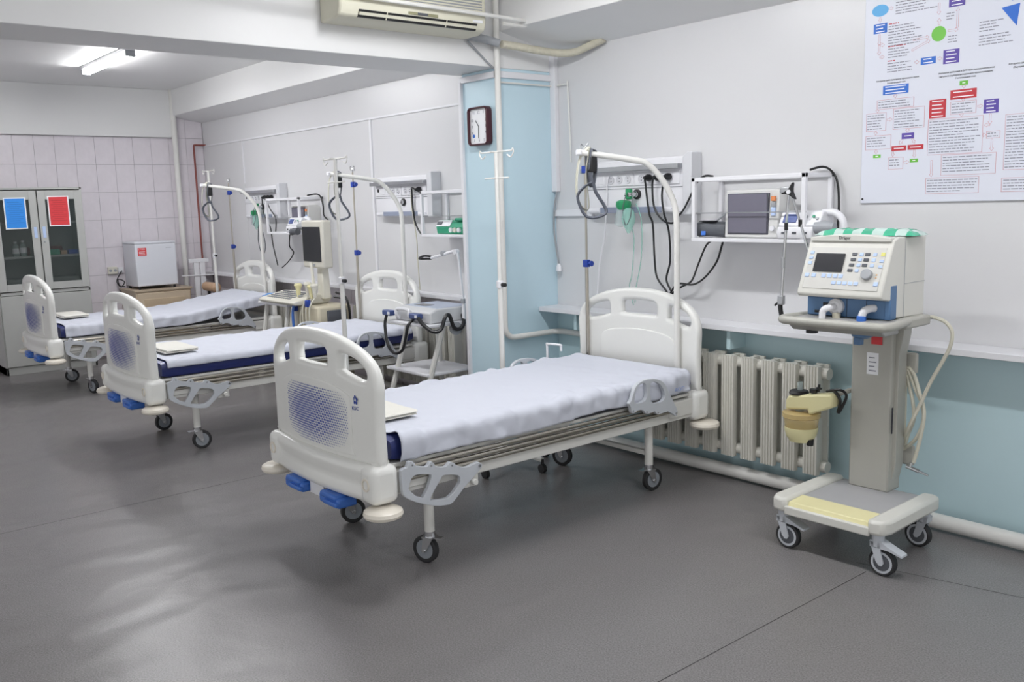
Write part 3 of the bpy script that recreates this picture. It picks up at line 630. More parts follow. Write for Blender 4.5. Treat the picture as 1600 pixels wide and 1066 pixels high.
def mask(x, z, label, tubes=True):
    t = T('oxygen_set', label, 'oxygen mask', (x, -.12, z-.2), 'oxygen sets on the gas outlets')
    P(M().cyl((x, -.086, z), (x, -.15, z), .014, n=10).cyl((x-.045, -.13, z), (x+.02, -.13, z), .011, n=10), 'flow_valve', chrome, t)
    P(M().b2(x-.03, x+.005, -.15, -.115, z-.03, z+.035), 'valve_body', dgreen, t, .008)
    P(M().lathe([(.02, 0), (.045, -.01), (.048, -.035), (.035, -.06)], (x-.055, -.135, z-.03), 'z', 16), 'humidifier_cap', dgreen, t)
    hb = M().lathe([(.034, 0), (.038, -.06), (.034, -.11), (.02, -.118)], (0, 0, 0), 'z', 16).xf(Matrix.Translation((x-.06, -.135, z-.075)) @ Matrix.Rotation(R(14), 4, 'Y')); P(hb, 'humidifier_bottle', clearp, t)
    mk = M().lathe([(.01, -.10), (.025, -.075), (.045, -.04), (.05, -.01), (.042, .03), (.02, .05)], (x+.012, -.165, z-.13), 'z', 16); mk.v = [Vector((p.x, -.165+(p.y+.165)*.6, p.z)) for p in mk.v]
    P(mk, 'face_mask', maskg, t)
    P(M().tube([(x-.012, -.16, z+.0), (x-.02, -.18, z-.09), (x+.02, -.2, z-.18), (x+.05, -.19, z-.13), (x+.04, -.16, z-.02)], .0025, n=5), 'elastic_band', dgrey, t)
    if tubes:
        P(M().tube([(x, -.14, 1.431), (x+.012, -.12, 1.36), (x-.01, -.1, 1.239), (x-.025, -.1, 1.116), (x-.045, -.1, 1.042), (x-.012, -.1, .931)], .0035, n=6), 'tubing', maskg, t)
        P(M().tube([(x+.05, -.14, 1.55), (x+.075, -.12, 1.441), (x+.052, -.1, 1.22), (x+.01, -.1, 1.045), (x+.0, -.1, .95)], .0035, n=6), 'tubing', maskg, t)
mask(.805, 1.605, 'green oxygen flow valve with mask and tubing above the bed beside the ventilator')
mask(-4.37, 1.605, 'green oxygen flow valve with hanging mask above the bed by the tiled wall', False)
S(M().tube([(-4.32, -.15, 1.47), (-4.39, -.14, 1.289), (-4.364, -.14, 1.173), (-4.296, -.14, 1.116), (-4.235, -.14, 1.192), (-4.25, -.14, 1.30), (-4.31, -.15, 1.46)], .0045, n=6), 'breathing_tube', dgrey, 'dark looped tube hanging under the far oxygen set', 'tube')
# shelves
def shelf(x0, label, w=.70):
    t = T('wall_shelf', label, 'shelf', (x0+w/2, -.13, 1.33), 'white tube frame wall shelves'); x1 = x0+w
    P(M().b2(x0, x1, -.26, 0, 1.338, 1.358), 'shelf_board', plw, t, .002)
    fr = M(); b = .022
    for y in (-.26, -.001-b):
        P(M().b2(x0, x0+b, y, y+b, 1.358, 1.68), 'upright', plw, t, .002); P(M().b2(x1-b, x1, y, y+b, 1.358, 1.68), 'upright', plw, t, .002)
        P(M().b2(x0, x1, y, y+b, 1.66, 1.682), 'top_bar', plw, t, .002)
    for x in (x0, x1-b): P(M().b2(x, x+b, -.26, 0, 1.66, 1.682), 'top_bar', plw, t, .002)
    P(M().cyl((x0, -.25, 1.492), (x1, -.25, 1.492), .003, n=6), 'guard_wire', alu, t)
shelf(1.37, 'white tube frame shelf holding the monitor beside the ventilator')
shelf(-1.24, 'white tube frame shelf holding the green syringe pump'); shelf(-3.92, 'white tube frame shelf above the ultrasound machine')
def monitor(x0, y0, label, w=.33, h=.25, sm=screenp):
    t = T('patient_monitor', label, 'monitor', (x0+w/2, y0+.07, 1.358), 'patient monitors on the shelves'); z = 1.36
    P(M().prism([(y0, z), (y0+.15, z), (y0+.15, z+h*.9), (y0+.11, z+h), (y0+.015, z+h)], x0, x0+w, 'yz'), 'case', creamm if False else mat('monitor_case', '#d4d4d2', .4), t, .008)
    P(M().b2(x0+.022, x0+w*.83, y0-.003, y0+.02, z+.018, z+h*.92), 'bezel', mat('bezel', '#4b4b55', .4), t, .003); P(M().b2(x0+.03, x0+w*.81, y0-.006, y0, z+.026, z+h*.90), 'screen', sm, t, .001)
    for q, m_ in ((.80, mat('key_orange', '#e08a55', .5)), (.68, grey), (.58, ltblue), (.5, ltblue)): P(M().b2(x0+w*.88, x0+w*.95, y0-.003, y0+.01, z+h*q-.012, z+h*q+.012), 'key', m_, t, .002)
    P(M().cyl((x0+w*.915, y0-.012, z+.05), (x0+w*.915, y0+.01, z+.05), .014), 'dial', plw, t)
monitor(1.56, -.22, 'grey patient monitor with dark screen on shelf beside the ventilator')
monitor(-3.58, -.16, 'grey patient monitor on the shelf above the ultrasound machine')
def pump(x, y, label):
    t = T('infusion_pump', label, 'infusion pump', (x+.12, y+.06, 1.358), 'white infusion pumps on the shelves'); z = 1.36
    P(M().prism([(y-.01, z), (y+.13, z), (y+.13, z+.06), (y-.01, z+.06), (y-.02, z+.03)], x, x+.2, 'yz'), 'lower_unit', plw, t, .006)
    P(M().prism([(y-.005, z+.062), (y+.13, z+.062), (y+.13, z+.135), (y+.035, z+.135)], x, x+.23, 'yz'), 'upper_unit', plw, t, .006)
    rot = Matrix.Rotation(R(-29), 3, 'X')
    P(M().box((x+.06, y+.0135, z+.1), (.075, .006, .045), rot), 'display', mat('lcd_blue', '#44558f', .3), t, .001)
    for i in range(5): P(M().box((x+.13+.02*i, y+.014, z+.097+.012*(i % 2)), (.013, .008, .013), rot), 'key', (dgrey, grey, plw, green, grey)[i], t, .002)
    for i in range(3): P(M().b2(x+.03+.06*i, x+.055+.06*i, y-.022, y-.01, z+.025, z+.035), 'clip', dgrey, t, .002)
    P(M().tube([(x+.2, y+.08, z+.125), (x+.26, y+.08, z+.125), (x+.305, y+.08, z+.09), (x+.315, y+.08, z+.02)], .018, n=10, k=5), 'carry_handle', plw, t)
    P(M().lathe([(.03, 0), (.034, .05), (.022, .10)], (x+.2, y+.02, z+.055), 'x', 12), 'syringe_cover', grey, t)
pump(1.915, -.25, 'white infusion pump with blue display on shelf beside the ventilator'); pump(-3.34, -.325, 'white infusion pump on the shelf above the ultrasound machine')
# green syringe pump
t = T('syringe_pump', 'green and white syringe pump on the shelf by the blue column', 'syringe pump', (-.93, -.17, 1.358)); z = 1.36
P(M().prism([(-.215, z), (-.1, z), (-.1, z+.10), (-.19, z+.10), (-.225, z+.05)], -1.09, -.68, 'yz'), 'case', green, t, .006)
P(M().box((-1.0, -.211, z+.077), (.17, .008, .05), Matrix.Rotation(R(-34), 3, 'X')), 'face_panel', plw, t, .001); P(M().box((-1.05, -.214, z+.078), (.06, .008, .026), Matrix.Rotation(R(-34), 3, 'X')), 'display', dgrey, t, .001)
for i, m_ in enumerate((plw, creamm, plw)): P(M().cyl((-.9+.05*i, -.235, z+.03), (-.9+.05*i, -.2, z+.03), .018), 'clamp_knob', m_, t)
P(M().cyl((-.86, -.205, z+.105), (-.7, -.205, z+.105), .012), 'syringe_holder', green, t)
# blood pressure cuff
t = T('pressure_cuff', 'rolled dark grey blood pressure cuff on shelf beside the monitor', 'cuff', (1.45, -.17, 1.358))
P(M().tube([(1.36, -.17, 1.40), (1.42, -.18, 1.405), (1.49, -.17, 1.403), (1.535, -.16, 1.40)], .042, n=12, k=4), 'rolled_cuff', dgrey, t); P(M().box((1.44, -.20, 1.447), (.10, .04, .006)), 'cuff_flap', black, t, .002)
P(M().box((1.42, -.2185, 1.385), (.03, .006, .03), Matrix.Rotation(R(-12), 3, 'X')), 'cuff_mark', blue, t, .003)
P(M().tube([(1.47, -.17, 1.445), (1.50, -.16, 1.47), (1.54, -.15, 1.50), (1.535, -.14, 1.55)], .005, n=6), 'cuff_tube', grey, t)
S(M().tube([(-3.175, -.365, 1.366), (-3.115, -.368, 1.374), (-3.055, -.365, 1.37)], .03, n=10, k=4), 'pressure_cuff', dgrey, 'rolled grey cuff in front of the infusion pump above the ultrasound machine', 'cuff')
# ---------------------------------------------------------------- poster
px, pz = 2.22, 1.525
pb = T('wall_poster', 'large white medical algorithm poster board with coloured flowcharts', 'poster', (px+.8, -.006, pz))
P(M().b2(px, px+1.6, -.012, 0, pz, pz+1.15), 'board', boardm, pb, .002)
def flat(poly, m_, name, d=.0006): return P(M().prism([(px+a, pz+.005+b_) for a, b_ in poly], -.0125-d, -.0115, 'xz'), name, m_, pb, smooth=0)
def rect(a, b_): (x0, z0), (x1, z1) = a, b_; return [(x0, z1), (x1, z1), (x1, z0), (x0, z0)]
pv = mat('chart_violet', '#5a489f', .5); pbl = mat('chart_blue', '#2f6bc8', .5); pgr = mat('chart_green', '#6dba45', .5); prd = mat('chart_red', '#b9303a', .5); psky = mat('chart_sky', '#5fb0e6', .5)
flat([(.0755+.041*cos(k*pi/12), .894+.027*sin(k*pi/12)) for k in range(24)], psky, 'chart_ellipse'); flat([(.358+.033*cos(k*pi/12), .746+.033*sin(k*pi/12)) for k in range(24)], pgr, 'chart_circle')
for a, b_, m_ in (((.045, .834), (.112, .79), pbl), ((.399, .9), (.47, .852), pv), ((.383, .67), (.454, .609), pv), ((.28, .65), (.349, .619), pbl), ((.101, .544), (.226, .502), pbl), ((.461, .527), (.498, .508), pgr), ((.422, .49), (.537, .449), prd), ((.328, .457), (.404, .374), prd), ((.57, .435), (.633, .376), pv), ((.201, .318), (.26, .291), pv), ((.153, .261), (.225, .238), prd), ((.232, .262), (.307, .239), prd), ((.061, .226), (.099, .21), pgr), ((.245, .197), (.283, .181), pgr), ((.75, .49), (.86, .449), prd), ((.9, .544), (1.02, .502), pbl)):
    flat(rect(a, b_), m_, 'chart_block')
    (x0, z0), (x1, z1) = a, b_
    n = max(1, int((z0-z1)/.014)); 
    for i in range(n):
        zc = z1+(z0-z1)*(i+.5)/n; flat(rect((x0+.012, zc+.0022), (x1-.012-.008*(i % 2), zc-.0022)), white, 'block_text', .001)
flat([(.625, .812), (.7, .82), (.69, .729)], pbl, 'chart_triangle'); flat([(.72, .82), (.80, .81), (.745, .73)], pbl, 'chart_triangle'); flat([(.665, .835), (.745, .84), (.71, .91)], pbl, 'chart_triangle')
for a, b_ in (((.073, .481), (.254, .437)), ((.021, .422), (.121, .338)), ((.156, .434), (.307, .338)), ((.02, .316), (.149, .25)), ((.138, .208), (.212, .153)), ((.424, .439), (.538, .383)), ((.325, .369), (.571, .209)), ((.587, .298), (.645, .267)), ((.392, .206), (.633, .114)), ((.324, .105), (.564, .032)), ((.664, .363), (.95, .127)), ((.66, .093), (.95, .033))):
    (x0, z0), (x1, z1) = a, b_; e = .0012; m = M()
    for q in (rect((x0, z0), (x1, z0-e)), rect((x0, z1+e), (x1, z1)), rect((x0, z0), (x0+e, z1)), rect((x1-e, z0), (x1, z1))): m.prism([(px+c, pz+.005+d) for c, d in q], -.0131, -.0115, 'xz')
    P(m, 'chart_frame', inkr, pb, smooth=0)
def para(x0, z0, x1, z1, m_=inkg, dz=.0125):
    m = M(); z = z0-dz*.6
    while z > z1+.002:
        x = x0; e = x1-random.uniform(0, .35)*(x1-x0)
        while x < e:
            wd = min(random.uniform(.008, .03), e-x)
            m.prism([(px+a, pz+.005+b_) for a, b_ in rect((x, z+.002), (x+wd, z-.002))], -.0129, -.0115, 'xz'); x += wd+.004
        z -= dz
    P(m, 'text_lines', m_, pb, smooth=0)
for q in ((.151, .924, .349, .853), (.119, .82, .297, .721), (.12, .718, .238, .669), (.119, .652, .243, .594), (.536, .773, .636, .714), (.537, .715, .702, .657), (.08, .478, .25, .44), (.026, .418, .117, .342), (.162, .43, .30, .342), (.026, .312, .145, .254), (.143, .204, .208, .157), (.43, .436, .533, .386), (.332, .365, .565, .213), (.592, .296, .64, .27), (.40, .202, .627, .118), (.33, .101, .558, .036), (.67, .359, .94, .131), (.668, .09, .94, .037), (.39, .835, .43, .80), (.40, .735, .45, .70)): para(*q)
for q in ((.12, .832, .17, .82), (.12, .73, .235, .718), (.12, .664, .16, .652)): para(*q, m_=prd)
def arrow(x, z, dx, dz):
    d = Vector((dx, dz)); L = d.length; d.normalize(); n = Vector((-d.y, d.x)); b_ = Vector((x, z))
    pts = [b_+n*.004, b_+d*(L-.012)+n*.004, b_+d*(L-.012)+n*.009, b_+d*L, b_+d*(L-.012)-n*.009, b_+d*(L-.012)-n*.004, b_-n*.004]
    m = M()
    for i in range(len(pts)):
        p, q = pts[i], pts[(i+1) % len(pts)]; m.cyl((px+p.x, -.0122, pz+.005+p.y), (px+q.x, -.0122, pz+.005+q.y), .0007, n=4)
    P(m, 'chart_arrow', inkr, pb, smooth=0)
for q in ((.076, .862, 0, -.022), (.12, .895, .02, 0), (.075, .785, 0, -.05), (.075, .74, 0, -.05), (.08, .735, .022, 0), (.08, .68, .022, 0), (.24, .736, .075, .004), (.235, .69, .085, .035), (.358, .785, 0, .028), (.4, .752, .045, .0), (.44, .76, 0, .085), (.355, .88, 0, -.05), (.252, .635, .02, 0), (.358, .637, .02, 0), (.163, .5, 0, -.017), (.076, .435, 0, -.012), (.126, .387, .026, 0), (.07, .336, 0, -.018), (.228, .336, 0, -.016), (.206, .29, -.015, -.022), (.253, .29, .012, -.022), (.075, .249, 0, -.02), (.16, .236, 0, -.024), (.265, .238, 0, -.036), (.216, .183, .025, 0), (.48, .507, 0, -.014), (.48, .447, 0, -.01), (.544, .41, .022, 0), (.475, .382, 0, -.012), (.6, .372, 0, -.045), (.6, .325, -.025, 0), (.573, .283, .013, 0), (.612, .264, 0, -.052), (.348, .185, 0, -.075)): arrow(*q)
def ptxt(s, size, x, z, al='CENTER', m_=inkm): text(s, size, m_, 'heading', pb, (px+x, -.0127, pz+.005+z), 'wall', align=al)
ptxt('Алгоритм действия врача приемного покоя', .0098, .17, .566); ptxt('Госпитальный этап', .0095, .165, .552)
ptxt('Алгоритм действия в БИТ при геморрагическом', .0103, .486, .567); ptxt('инсульте (субарахноидальное кровоизлияние)', .0103, .486, .552); ptxt('Госпитальный этап', .0095, .486, .538)
ptxt('Алгоритм действия в БИТ', .0103, .73, .57); ptxt('(Внутримозговое)', .0103, .73, .555)
for sx, sz in ((.012, .02), (.012, 1.1)): P(M().cyl((px+sx, -.015, pz+sz), (px+sx, -.011, pz+sz), .005, n=10), 'screw', black, pb)
# ---------------------------------------------------------------- clock
t = T('wall_clock', 'maroon framed rectangular wall clock on the blue column', 'clock', (-.155, -.5, 1.955)); cx, cz, yb = -.155, 2.07, -.487
def rr(w_, h_, r_, n=5):
    return [(cx+sx*(w_/2-r_)+r_*cos(a0+pi/2*i/n), cz+sz*(h_/2-r_)+r_*sin(a0+pi/2*i/n)) for sx, sz, a0 in ((1, 1, 0), (-1, 1, pi/2), (-1, -1, pi), (1, -1, 1.5*pi)) for i in range(n+1)]
P(plate([(a, b_) for a, b_ in rr(.205, .245, .03)], [[(a, b_) for a, b_ in rr(.18, .22, .02)][::-1]], .05, .008, 'xz', 1).xf(Matrix.Translation((0, yb-.025, 0))), 'frame', maroon, t)
P(M().prism(rr(.185, .225, .02), yb-.03, yb-.002, 'xz'), 'dial', white, t)
for k, s in enumerate(('12', '1', '2', '3', '4', '5', '6', '7', '8', '9', '10', '11')):
    a = pi/2-k*pi/6; q = 1/max(abs(cos(a))/.068, abs(sin(a))/.088)
    text(s, .026, inkg, 'numeral', t, (cx+q*cos(a), yb-.031, cz+q*sin(a)-.009), 'wall', align='CENTER')
for ang, L, wd, nm in ((R(128), .05, .004, 'hour_hand'), (R(-93), .075, .003, 'minute_hand')):
    P(M().box((cx+cos(ang)*L/2, yb-.034, cz+sin(ang)*L/2), (L, .002, wd), Matrix.Rotation(-ang, 3, 'Y')), nm, inkm, t, smooth=0)
P(M().cyl((cx-.055, yb-.032, cz-.06), (cx-.055, yb-.0305, cz-.06), .012), 'logo_disc', pbl, t)
# ---------------------------------------------------------------- air conditioner
t = T('air_conditioner', 'ivory wall mounted air conditioner on the cross beam', 'air conditioner', (.1, -1.22, 2.55)); y0, y1 = -1.71, -.73
P(M().prism([(0, 2.87), (.16, 2.87), (.205, 2.85), (.22, 2.78), (.22, 2.65), (.218, 2.62), (.2, 2.583), (.15, 2.567), (0, 2.567)], y0, y1, 'xz'), 'body', acm, t, .012)
for i in range(9):
    z = 2.70+.016*i; P(M().b2(.205, .2235, y0+.3, y1-.03, z, z+.008), 'grille_slat', acm, t, .001)
P(M().b2(.2, .2205, y0+.3, y1-.03, 2.695, 2.845), 'grille_shade', grey, t)  # grey plate behind the slats, stands in for the shade between them
P(M().prism([(.2235, 2.618), (.203, 2.581), (.18, 2.581), (.18, 2.618)], y0+.115, y1-.07, 'xz'), 'air_outlet', black, t)
P(M().prism([(.225, 2.604), (.216, 2.59), (.212, 2.592), (.221, 2.606)], y0+.115, y1-.07, 'xz'), 'louvre', acm, t)
for yy in (-1.42, -1.02): P(M().prism([(.226, 2.62), (.206, 2.58), (.19, 2.59), (.2, 2.615)], yy-.003, yy+.003, 'xz'), 'louvre_divider', acm, t)
P(M().b2(.216, .2225, -1.28, -1.08, 2.624, 2.64), 'display_strip', mat('display_olive', '#8f8d6e', .4), t, .002); P(M().b2(.218, .2235, -1.22, -1.15, 2.625, 2.639), 'display', dgrey, t)
P(M().b2(.214, .2225, -.83, -.76, 2.625, 2.64), 'sticker', white, t)
S(M().tube([(.03, -.74, 2.59), (.06, -.6, 2.57), (.09, -.53, 2.55)], .025, n=10, k=5), 'pipe_sleeve', grey, 'grey sleeve of the cooling pipe beside the air conditioner', 'pipe')
S(M().tube([(.095, -.515, 2.545), (.11, -.42, 2.54), (.14, -.28, 2.525), (.19, -.14, 2.51), (.28, -.07, 2.508), (.38, -.05, 2.53), (.5, -.03, 2.56)], .024, n=10, k=5), 'insulated_pipe', foam, 'beige foam wrapped cooling pipe running into the wall', 'pipe')
S(M().tube([(.02, -.722, 2.56), (.012, -.613, 2.483), (.012, -.557, 2.44), (.012, -.5, 2.405)], .006, n=6), 'power_cable', grey, 'dark grey cable slanting down from the air conditioner', 'cable')
# ================================================================= FAR CORNER
# cabinet
t = T('metal_cabinet', 'grey metal cabinet with two glass doors and lower doors', 'cabinet', (-5.78, -1.93, 0)); xa, xf, ya, yb_ = -5.985, -5.56, -2.36, -1.50
P(M().b2(xa, xf, ya, ya+.02, 0, 1.86).b2(xa, xf, yb_-.02, yb_, 0, 1.86).b2(xa, xf, ya, yb_, 1.84, 1.86).b2(xa, xa+.01, ya, yb_, 0, 1.86).b2(xa, xf, ya, yb_, .0, .08).b2(xa, xf, ya, yb_, .80, .83), 'carcass', cabg, t, .002)
for z in (1.16, 1.5): P(M().b2(xa+.01, xf-.04, ya+.02, yb_-.02, z, z+.02), 'inner_shelf', cabg, t)
for a, b_, hs in ((ya+.01, -1.935, 1), (-1.925, yb_-.01, -1)):
    fr_ = M(); g = .07
    fr_.b2(xf, xf+.018, a, a+g, .84, 1.83).b2(xf, xf+.018, b_-g, b_, .84, 1.83).b2(xf, xf+.018, a+g, b_-g, .84, .91).b2(xf, xf+.018, a+g, b_-g, 1.74, 1.83)
    d = P(fr_, 'glass_door', cabg, t, .002); P(M().b2(xf+.006, xf+.01, a+g-.005, b_-g+.005, .905, 1.745), 'pane', glassm, d)
    hy = b_-.045 if hs > 0 else a+.025
    P(M().b2(xf+.017, xf+.022, hy-.005, hy+.025, 1.36, 1.47), 'handle_recess', ltblue, d, .003)
    d = P(M().b2(xf, xf+.018, a, b_, .085, .795), 'lower_door', cabg, t, .003)
P(M().cyl((xf+.017, -1.895, 1.32), (xf+.024, -1.895, 1.32), .008, n=8), 'lock', chrome, t)
pm = T('paper_notice', 'blue paper notice taped to the glass cabinet door', 'notice', (xf+.02, -2.12, 1.5), 'notices on the cabinet')
def paper(t, y0, y1, z0, z1, m_, x=xf+.02, ink=inkm):
    P(M().b2(x, x+.001, y0, y1, z0, z1), 'sheet', white, t, smooth=0); P(M().b2(x+.0005, x+.0018, y0+.012, y1-.012, z0+.012, z1-.012), 'print', m_, t, smooth=0)
    m = M()
    for i in range(11):
        z = z1-.05-.02*i
        if z < z0+.03: break
        m.b2(x+.0015, x+.0022, y0+.03+.02*(i % 2), y1-.03-.03*(i % 3 == 0), z, z+.004)
    P(m, 'text_lines', ink, t, smooth=0)
paper(pm, -2.235, -2.035, 1.455, 1.765, pblue, ink=mat('ink_darkblue', '#1f6fc0', .6))
pm = T('paper_notice', 'red paper notice taped to the glass cabinet door', 'notice', (xf+.02, -1.74, 1.5), 'notices on the cabinet'); paper(pm, -1.835, -1.635, 1.47, 1.775, red, ink=mat('ink_darkred', '#b22a33', .6))
cg = 'supplies inside the glass cabinet'
for i, (y, z, h) in enumerate(((-2.14, 1.18, .15), (-2.07, 1.18, .16))):
    b_ = T('medicine_bottle', ('short clear medicine bottle inside the glass cabinet', 'tall clear medicine bottle inside the glass cabinet')[i], 'bottle', (-5.68, y, z), cg)
    P(M().lathe([(.03, 0), (.032, .01), (.032, h*.65), (.014, h*.8), (.014, h*.9)], (-5.68, y, z), 'z', 12), 'bottle', mat('bottle_grey', '#8fa09c', .2, alpha=.9), b_); P(M().cyl((-5.68, y, z+h*.88), (-5.68, y, z+h), .016), 'cap', plw, b_); P(M().cyl((-5.68, y, z+h*.2), (-5.68, y, z+h*.55), .0325), 'paper_label', white, b_)
S(M().b2(-5.74, -5.64, -1.84, -1.74, 1.18, 1.235), 'medicine_box', green, 'small green and white box inside the glass cabinet', 'box', cg, .003)
S(M().b2(-5.74, -5.64, -1.73, -1.67, 1.18, 1.22), 'medicine_box', tan, 'small tan box inside the glass cabinet', 'box', cg, .003)
S(M().b2(-5.76, -5.62, -1.66, -1.54, 1.18, 1.225), 'medicine_box', dkblue, 'flat blue box inside the glass cabinet', 'box', cg, .003)
for y in (-2.03, -1.72): S(M().lathe([(.055, 0), (.06, .01), (.06, .07), (.05, .085)], (-5.85, y, 1.40-.22), 'z', 16), 'sharps_tub', mat('tub_red', '#8c2d35', .5), 'dark red round tub in the cabinet, under the %s notice' % ('blue' if y < -1.9 else 'red'), 'tub', cg)
for y, w_ in ((-2.1, .3), (-1.7, .28)): S(M().b2(-5.9, -5.66, y-w_/2, y+w_/2, .83, .95), 'supply_pack', mat('pack_grey', '#7f8583', .5, var=.2, scale=30), 'grey wrapped supply pack in the cabinet, below the %s' % ('medicine bottles' if y < -1.9 else 'small boxes'), 'pack', cg, .02)
# bedside wooden cabinet and fridge
t = T('wooden_cabinet', 'small beech laminate cabinet under the white fridge', 'cabinet', (-5.74, -.77, 0))
P(M().b2(-5.98, -5.50, -1.07, -.47, .05, .735), 'body', wood, t, .003); P(M().b2(-5.99, -5.48, -1.085, -.455, .735, .757), 'top', mat('beech_top', '#b9a893', .45, var=.06), t, .003); P(M().b2(-5.95, -5.53, -1.05, -.49, 0, .05), 'plinth', dgrey, t)
d = P(M().b2(-5.5, -5.482, -1.055, -.485, .07, .72), 'door', wood, t, .003); P(M().b2(-5.483, -5.476, -.99, -.55, .13, .655), 'door_field', mat('beech_field', '#c8b498', .5, var=.08), d, .004)
t = T('mini_fridge', 'small white fridge with red sticker on the wooden cabinet', 'fridge', (-5.76, -.8, .757))
P(M().b2(-5.96, -5.61, -1.015, -.585, .785, 1.25), 'body', fridgew, t, .008); d = P(M().b2(-5.605, -5.55, -1.02, -.58, .79, 1.245), 'door', fridgew, t, .01)
P(M().b2(-5.96, -5.55, -1.02, -.58, 1.247, 1.268), 'lid', fridgew, t, .006)
for y in (-.99, -.61): P(M().cyl((-5.59, y, .757), (-5.59, y, .79), .014).cyl((-5.9, y, .757), (-5.9, y, .79), .014), 'foot', black, t)
P(M().b2(-5.5495, -5.5475, -.99, -.90, 1.12, 1.205), 'sticker', red, d); text('С ТУРА', .02, white, 'sticker_text', d, (-5.547, -.985, 1.183), 'far')
mm = M()
for i in range(3): mm.b2(-5.548, -5.5465, -.98, -.915, 1.13+.015*i, 1.135+.015*i)
P(mm, 'sticker_lines', white, d); P(M().b2(-5.55, -5.548, -.69, -.63, 1.195, 1.2), 'maker_plate', grey, d)
t = T('power_outlet', 'cream double power outlet on the tiles beside the fridge', 'outlet', (-5.98, -1.13, .92)); P(M().b2(-6, -5.965, -1.19, -1.09, .92, 1.0), 'plate', creamm, t, .004); P(M().b2(-6, -5.96, -1.085, -1.03, .93, .99), 'adapter', plw, t, .004)
for y in (-1.165, -1.115): P(M().cyl((-5.966, y, .96), (-5.962, y, .96), .016), 'socket', grey, t)
S(M().tube([(-5.955, -1.05, .95), (-5.93, -1.08, .92), (-5.93, -1.12, .84), (-5.93, -1.08, .775), (-5.93, -1.04, .83), (-5.94, -1.1, .86), (-5.94, -1.09, .79), (-5.95, -1.03, .775)], .006, n=6), 'power_cable', black, 'black coiled cable beside the fridge', 'cable')
# white stand and armrest pad in the corner
t = T('folding_stand', 'white folded metal stand leaning in the tiled corner', 'stand', (-5.6, -.31, 0))
for y in (-.372, -.30): P(M().b2(-5.63, -5.6, y, y+.055, 0.02, 1.01), 'post', plw, t, .003)
P(M().b2(-5.635, -5.595, -.425, -.2, 1.008, 1.05), 'crossbar', plw, t, .004); P(M().cyl((-5.6, -.52, .868), (-5.59, -.16, .862), .007, n=8), 'rod', plw, t); P(M().b2(-5.72, -5.55, -.39, -.23, 0, .02), 'foot_plate', plw, t, .003)
t = T('armrest_stand', 'tan padded armrest on a dark post in the tiled corner', 'armrest', (-5.3, -.27, 0))
P(M().lathe([(.03, 0), (.05, .01), (.052, .31), (.03, .33)], (-5.49, -.3, .745), 'x', 18), 'pad', tan, t); P(M().cyl((-5.4, -.3, .02), (-5.4, -.3, .7), .016), 'post', black, t); P(M().lathe([(.1, 0), (.1, .012), (.03, .03)], (-5.42, -.3, 0), 'z', 20), 'base', black, t)
# ================================================================= ULTRASOUND MACHINE
t = T('equipment_table', 'white splayed leg table under the ultrasound console', 'table', (-2.98, -.5, 0))
P(M().b2(-3.27, -2.70, -.70, -.30, .735, .757), 'table_top', plw, t, .004)
for x in (-3.2, -2.78):
    for s, ytop, ybot in ((-1, -.64, -.74), (1, -.36, -.26)): P(M().tube([(x, ytop, .735), (x-.04, ybot, .0)], .022, n=8, k=1), 'leg', framew, t)
t = T('ultrasound_machine', 'beige ultrasound machine with dark display and hanging probes', 'ultrasound', (-2.5, -.46, 0))
P(M().prism([(-.72, .76), (-.40, .76), (-.36, .80), (-.36, .83), (-.48, .845), (-.70, .80), (-.735, .785)], -3.18, -2.5, 'yz'), 'console', creamm, t, .01)
km = M()
for i in range(13):
    for j in range(5): km.box((-3.1+.035*i, -.67+.04*j, .808+.0085*j), (.022, .024, .008))
P(km, 'keyboard', mat('key_grey', '#8d8f93', .5), t)['kind'] = 'stuff'
P(M().lathe([(.02, 0), (.02, .012)], (-2.62, -.6, .825), 'z', 14), 'trackball', grey, t)
P(M().b2(-2.685, -2.28, -.62, -.30, .07, .757), 'body', mat('body_beige', '#c9c1aa', .45), t, .02); P(M().b2(-2.67, -2.3, -.625, -.615, .33, .5), 'vent_panel', creamm, t, .006)
P(M().prism([(-2.56, .80), (-2.44, .80), (-2.46, 1.08), (-2.54, 1.08)], -.47, -.40, 'xz'), 'monitor_neck', creamm, t, .01)
d = P(M().b2(-2.71, -2.335, -.51, -.42, 1.07, 1.475), 'display_housing', mat('monitor_beige', '#d0cdc2', .4), t, .015); P(M().b2(-2.685, -2.375, -.516, -.505, 1.125, 1.42), 'screen', screen, d, .002); P(M().b2(-2.57, -2.49, -.514, -.507, 1.085, 1.105), 'brand_plate', grey, d)
for i, (x, z) in enumerate(((-2.655, .87), (-2.48, .89), (-2.42, .87), (-2.36, .88))):
    p_ = P(M().lathe([(.012, -.05), (.018, -.02), (.022, .02), (.035, .05), (.03, .065), (.01, .07)], (x, -.60, z), 'z', 12), 'probe', yelw if i % 2 == 0 else creamm, t)
    P(M().tube([(x, -.60, z-.05), (x+.005, -.66, .74), (x+.015, -.67, .55), (x-.02, -.66, .40), (x+.03, -.6, .32)], .0065, n=6), 'probe_cable', hosem if i else black, p_)
P(M().tube([(-2.46, -.56, .84), (-2.47, -.55, .98), (-2.49, -.55, 1.12)], .014, n=8), 'probe_arm', creamm, t)
for x, z in ((-2.66, .73), (-2.42, .78)): P(M().b2(x-.02, x+.02, -.66, -.62, z-.03, z+.03), 'probe_clip', dkblue, t, .006)
P(M().tube([(-2.3, -.45, .83), (-2.2+.0, -.42, .8), (-2.24, -.40, .6), (-2.26, -.4, .42)], .012, n=6), 'mains_lead', black, t)
P(M().b2(-2.34, -2.26, -.54, -.36, .60, .72), 'printer_slot', dgrey, t, .006)
